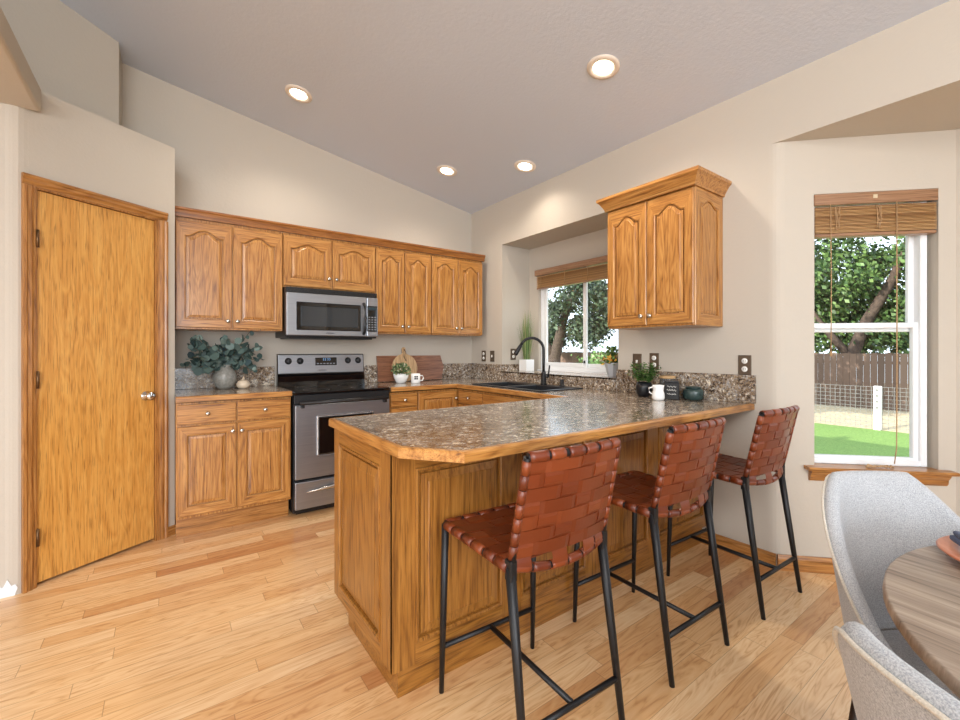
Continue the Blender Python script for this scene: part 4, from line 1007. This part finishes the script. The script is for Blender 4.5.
# ------------------------------------------------------------------ blinds
t = thing('window_blind', 'raised wooden blind at the top of the sink window', 'blind', (RX-0.002, WY1+0.005, 0), -PI/2)
wdb = WY1-WY0+0.01
MB().box(0, wdb, -0.055, -0.0, 1.985, 2.045, 0.004, 1).build('valance', BLINDV, t)
m = MB()
for i in range(14): m.box(0.03, wdb-0.03, -0.05, -0.004, 1.862+i*0.0082, 1.8655+i*0.0082)
m.build('slats', BLINDW, t)
MB().box(0.03, wdb-0.03, -0.052, -0.003, 1.845, 1.860, 0.003, 1).build('bottom_rail', BLINDV, t)
m = MB()
m.bm.free()
for x in (0.1, 0.42, 0.7): MB().tube([(x, -0.056, 1.985), (x, -0.056, 1.848)], 0.0025, 5).build('lift_cord', CORD, t)
t = bpy.data.objects.new('window_blind', None); COL.objects.link(t); t.matrix_world = bayM
tag(t, 'raised wooden blind with dangling cords in the bay window', 'blind')
MB().box(BU0+0.002, BU1-0.002, -0.005, 0.010, 2.020, 2.081, 0.003, 1).box(BU0+0.004, BU1-0.004, 0.0105, 0.052, 2.03, 2.075).build('valance', BLINDV, t)
MB().box((BU0+BU1)/2-0.012, (BU0+BU1)/2+0.008, -0.008, -0.004, 2.045, 2.064).build('valance_clip', plain('clear_clip', (206, 190, 160), 0.4), t)
m = MB()
for i in range(20): m.box(BU0+0.008, BU1-0.008, 0.000, 0.046, 1.868+i*0.0072, 1.8712+i*0.0072)
m.build('slats', BLINDW, t)
MB().box(BU0+0.008, BU1-0.008, -0.002, 0.048, 1.846, 1.864, 0.003, 1).build('bottom_rail', BLINDV, t)
m = MB(); random.seed(41)
m.bm.free()
for x in (0.30, 0.50):
    m = MB()
    for k in range(4):
        P = [(x+0.006*k-0.01+random.uniform(-0.006, 0.006), -0.004-0.006*random.random(), 2.01-i*0.026) for i in range(6)]; m.tube(P, 0.0016, 5)
    m.build('ladder_cord', CORD, t)
MB().tube([(0.265, -0.006, 2.02), (0.268, -0.007, 1.6), (0.267, -0.006, 1.22)], 0.0022, 6).tube([(0.267, -0.006, 1.22), (0.267, -0.006, 1.205), (0.267, -0.006, 1.19)], [0.003, 0.007, 0.005], 8).build('tilt_cord', CORD, t)
P = [(0.583, -0.006, 2.02), (0.583, -0.007, 1.4), (0.583, -0.006, 0.9), (0.578, -0.012, 0.70), (0.565, -0.016, 0.615)]
MB().tube(P, 0.0026, 6).build('lift_cord', CORD, t)
m = MB(); random.seed(42)
P = [(0.565-0.11*i/16, -0.012+0.012*math.sin(i*1.7), 0.594+0.008*abs(math.sin(i*1.1))) for i in range(17)]
m.tube(P, 0.0055, 6).tube([(0.47, -0.02, 0.595), (0.445, -0.01, 0.60), (0.43, -0.02, 0.595)], [0.004, 0.010, 0.006], 8); m.build('cord_tassel', CORD, t)

# ------------------------------------------------------------------ recessed ceiling lights
slope = math.atan(0.171)
def can(label, x, y, power):
    z = ZR(x); t = thing('recessed_light', label, 'ceiling light', (x, y, z), 0, 'recessed ceiling lights'); t.rotation_euler = (0, slope, 0)
    MB().lathe([(0.058, -0.002), (0.060, -0.009), (0.078, -0.012), (0.092, -0.007), (0.094, -0.0005)], seg=36).build('trim_ring', plain('light_trim', (226, 214, 200), 0.4), t)
    em = plain('lamp_glow', (255, 240, 214), 0.5, 0, Emission_Color=(1.0, 0.86, 0.66, 1), Emission_Strength=14.0)
    MB().lathe([(0, -0.012), (0.035, -0.011), (0.056, -0.004)], seg=28).build('bulb', em, t)
    l = bpy.data.lights.new('bulb_light', 'SPOT'); l.energy = power; l.color = (1.0, 0.89, 0.75); l.spot_size = math.radians(140); l.spot_blend = 0.9; l.shadow_soft_size = 0.05
    lo = bpy.data.objects.new('bulb_light', l); COL.objects.link(lo); lo.location = (x, y, z-0.03); lo.parent = None
    return t
can('recessed ceiling light above the vase counter, leftmost of the four', 0.775, 3.31, 44)
can('recessed ceiling light nearest the room corner, above the drawer cabinet', 2.07, 3.37, 34)
can('recessed ceiling light above the sink in front of the window recess', 2.473, 2.757, 25)
can('largest recessed ceiling light, above the breakfast bar', 2.05, 1.61, 60)

# ------------------------------------------------------------------ outdoors
GZ = -0.47
lawn = noisy('lawn_grass', (84, 118, 50), (134, 164, 84), 45, 0.9)
m = MB().box(3.6, 12.2, -14, 40, GZ-0.1, GZ); tag(m.build('lawn', lawn), 'mown green lawn outside the bay window', 'lawn', None, 'stuff')
m = MB().box(12.2, 30, -14, 40, GZ-0.1, GZ-0.006); tag(m.build('straw_ground', noisy('straw_dirt', (168, 148, 118), (214, 196, 164), 14, 0.95)), 'strip of dry straw coloured ground before the fence', 'ground', None, 'stuff')
FXX = 16.4
t = thing('wood_fence', 'tall brown board fence across the back of the yard', 'fence', (FXX, 0, GZ-0.005))
random.seed(51); m = MB()
for i in range(260):
    y = -10+i*0.155; m.box(0, 0.02, y, y+0.148, 0.02, 1.60+random.uniform(-0.012, 0.012))
m.build('boards', island('fence_board', [(96, 78, 68), (112, 90, 78), (128, 106, 92)], 0.85), t)
m = MB().box(0.021, 0.06, -10, 30, 0.3, 0.38).box(0.021, 0.06, -10, 30, 1.3, 1.38); m.build('rails', plain('fence_rail', (124, 92, 70), 0.85), t)
WX = 12.35
t = thing('wire_fence', 'low wire mesh garden fence on the edge of the lawn', 'fence', (WX, 0, GZ)); m = MB()
for i in range(90): y = -1.0+i*0.09; m.box(-0.003, 0.003, y-0.003, y+0.003, 0, 0.9)
for z in [0.05+0.085*k for k in range(11)]: m.box(-0.003, 0.003, -1.0, 7.1, z-0.003, z+0.003)
m.build('mesh', plain('galvanised_wire', (150, 150, 150), 0.4, 0.6), t)
for y in (0.0, 6.0): MB().tube([(0.03, y, 0), (0.03, y, 1.0)], 0.02, 8).build('stake', plain('steel_stake', (110, 112, 110), 0.5, 0.5), t)
t = thing('white_post', 'white marker post standing in front of the wire fence', 'post', (WX-0.15, 2.47, GZ))
MB().box(-0.06, 0.06, -0.06, 0.06, 0, 0.93, 0.01, 1).build('post', plain('post_white', (232, 232, 228), 0.6), t)
m = MB()
for z in (0.45, 0.58, 0.70, 0.82): m.box(-0.064, -0.0595, -0.02, 0.02, z, z+0.05)
m.build('dark_marks', plain('post_mark', (120, 120, 118), 0.7), t)

def tree(label, x, y, h, trunk_pts, crown, nleaf, seed, cols, lsz=0.17, name='tree'):
    t = thing(name, label, 'tree', (x, y, GZ-0.005)); random.seed(seed)
    m = MB()
    for pts, r0, r1 in trunk_pts:
        k = len(pts); m.tube(pts, [r0+(r1-r0)*i/(k-1) for i in range(k)], 9)
    m.build('trunk', noisy('bark', (58, 46, 40), (96, 80, 70), 12, 0.9), t)
    m = MB()
    cl = []
    for (cx_, cy_, cz_, rr) in crown:
        for _ in range(14):
            v = Vector((random.gauss(0, 1), random.gauss(0, 1), random.gauss(0, 0.8))).normalized()*rr*random.uniform(0.45, 1.0); cl.append(Vector((cx_, cy_, cz_))+v)
    per = nleaf//len(cl)
    for c in cl:
        for _ in range(per):
            p = c+Vector((random.gauss(0, 0.22), random.gauss(0, 0.22), random.gauss(0, 0.2)))
            n_ = Vector((random.uniform(-1, 1), random.uniform(-1, 1), random.uniform(-0.6, 1))).normalized(); a = n_.orthogonal().normalized()*lsz*random.uniform(0.5, 1.0); b = n_.cross(a)*0.6
            v = [m.bm.verts.new(q) for q in (p-a, p-b, p+a, p+b)]; m.bm.faces.new(v)
    m.build('foliage', island('leaf_%d' % seed, cols, 0.55), t, fix=False)
    return t
TC = [(34, 56, 28), (58, 86, 42), (92, 122, 62), (120, 146, 86)]
tree('broad leafy tree with leaning trunk behind the fence in the bay window view', 17.7, 4.25, 5,
     [([(0, 0.2, 0), (0, 0.0, 1.4), (0, -0.4, 2.6), (0, -1.0, 3.8), (0, -1.5, 5.4)], 0.22, 0.09), ([(0, 0.0, 1.5), (-0.2, 0.6, 2.4), (-0.3, 1.3, 3.6)], 0.14, 0.05)],
     [(0, 0.3, 4.2, 1.3), (0.4, 1.5, 3.6, 1.1), (0.3, -1.6, 3.8, 1.2), (0.5, 0.3, 5.6, 1.6), (0.2, 2.2, 5.0, 1.2), (0.2, -2.4, 5.0, 1.3), (0.5, 1.2, 2.4, 0.7), (0.5, -0.7, 2.3, 0.7), (0.5, -2.0, 2.6, 0.8), (0.5, 0.4, 3.0, 0.8), (0.2, -0.9, 6.4, 1.4), (1.2, 0.8, 3.4, 1.2), (1.2, -1.2, 3.4, 1.2), (1.0, 2.2, 3.2, 1.0), (1.2, 0.0, 4.8, 1.3), (0.9, 1.8, 2.2, 0.7), (0.9, -1.4, 2.2, 0.7), (0.9, 0.2, 2.2, 0.7)], 34000, 61, TC, 0.105)
tree('near leafy tree added on the lawn to shade the fence, crown at upper left', 10.6, 4.9, 5,  # added tree, crown shaped to cast dappled shade on the fence
     [([(0, 0, 0), (0, 0, 1.6), (0, -0.2, 3.4)], 0.16, 0.08)],
     [(0, 0, 4.0, 1.2), (0.2, -0.9, 3.6, 0.8), (0, 0.6, 3.2, 0.9), (-0.2, -1.3, 4.7, 0.9), (0.1, -0.6, 2.8, 0.6), (0.1, -2.2, 4.9, 0.9), (-0.3, -0.4, 5.2, 1.0), (0.2, -2.9, 5.3, 0.8), (-0.1, -1.7, 5.6, 0.9)], 15000, 66, TC, 0.1)
tree('dark spreading tree seen through the sink window', 14.6, 14.0, 5,
     [([(0, 0.4, 0), (0, 0.2, 1.4), (0, -0.3, 3.0), (0, -1.2, 5.0)], 0.34, 0.12), ([(0, 0.2, 1.5), (-0.3, 1.6, 2.8), (-0.4, 3.2, 4.4), (-0.5, 4.4, 5.8)], 0.24, 0.08), ([(0, 0.3, 1.3), (0.1, 2.4, 1.9), (0, 4.6, 2.6)], 0.12, 0.05)],
     [(0, -1.2, 3.6, 1.5), (0, 0.4, 4.4, 1.4), (0.2, -2.6, 4.4, 1.4), (-0.2, 2.4, 3.0, 1.0), (0.3, -1.4, 2.6, 0.9), (-0.3, 3.6, 5.2, 1.1), (0.2, 0.8, 2.5, 0.7)], 15000, 62, [(40, 52, 40), (62, 78, 58), (96, 112, 84)], 0.12)
tree('pale green tree left of the dark tree beyond the yard', 18.4, 21.5, 5,
     [([(0, 0, 0), (0, 0.2, 2), (0, 0, 4)], 0.2, 0.08)], [(0, 0, 3.0, 1.3), (0, 1.4, 3.6, 1.2), (0, -1.2, 2.6, 0.8)], 4000, 63, [(70, 100, 60), (120, 150, 96), (160, 180, 130)], 0.13)
tree('rounded shrub on the lawn in front of the fence at right of the sink window', 13.0, 10.6, 1,
     [([(0, 0, 0), (0, 0, 0.6)], 0.05, 0.03)], [(0, 0, 1.0, 0.45), (0, 0.4, 0.8, 0.35)], 1500, 64, [(80, 112, 60), (130, 158, 92)], 0.1, 'shrub')
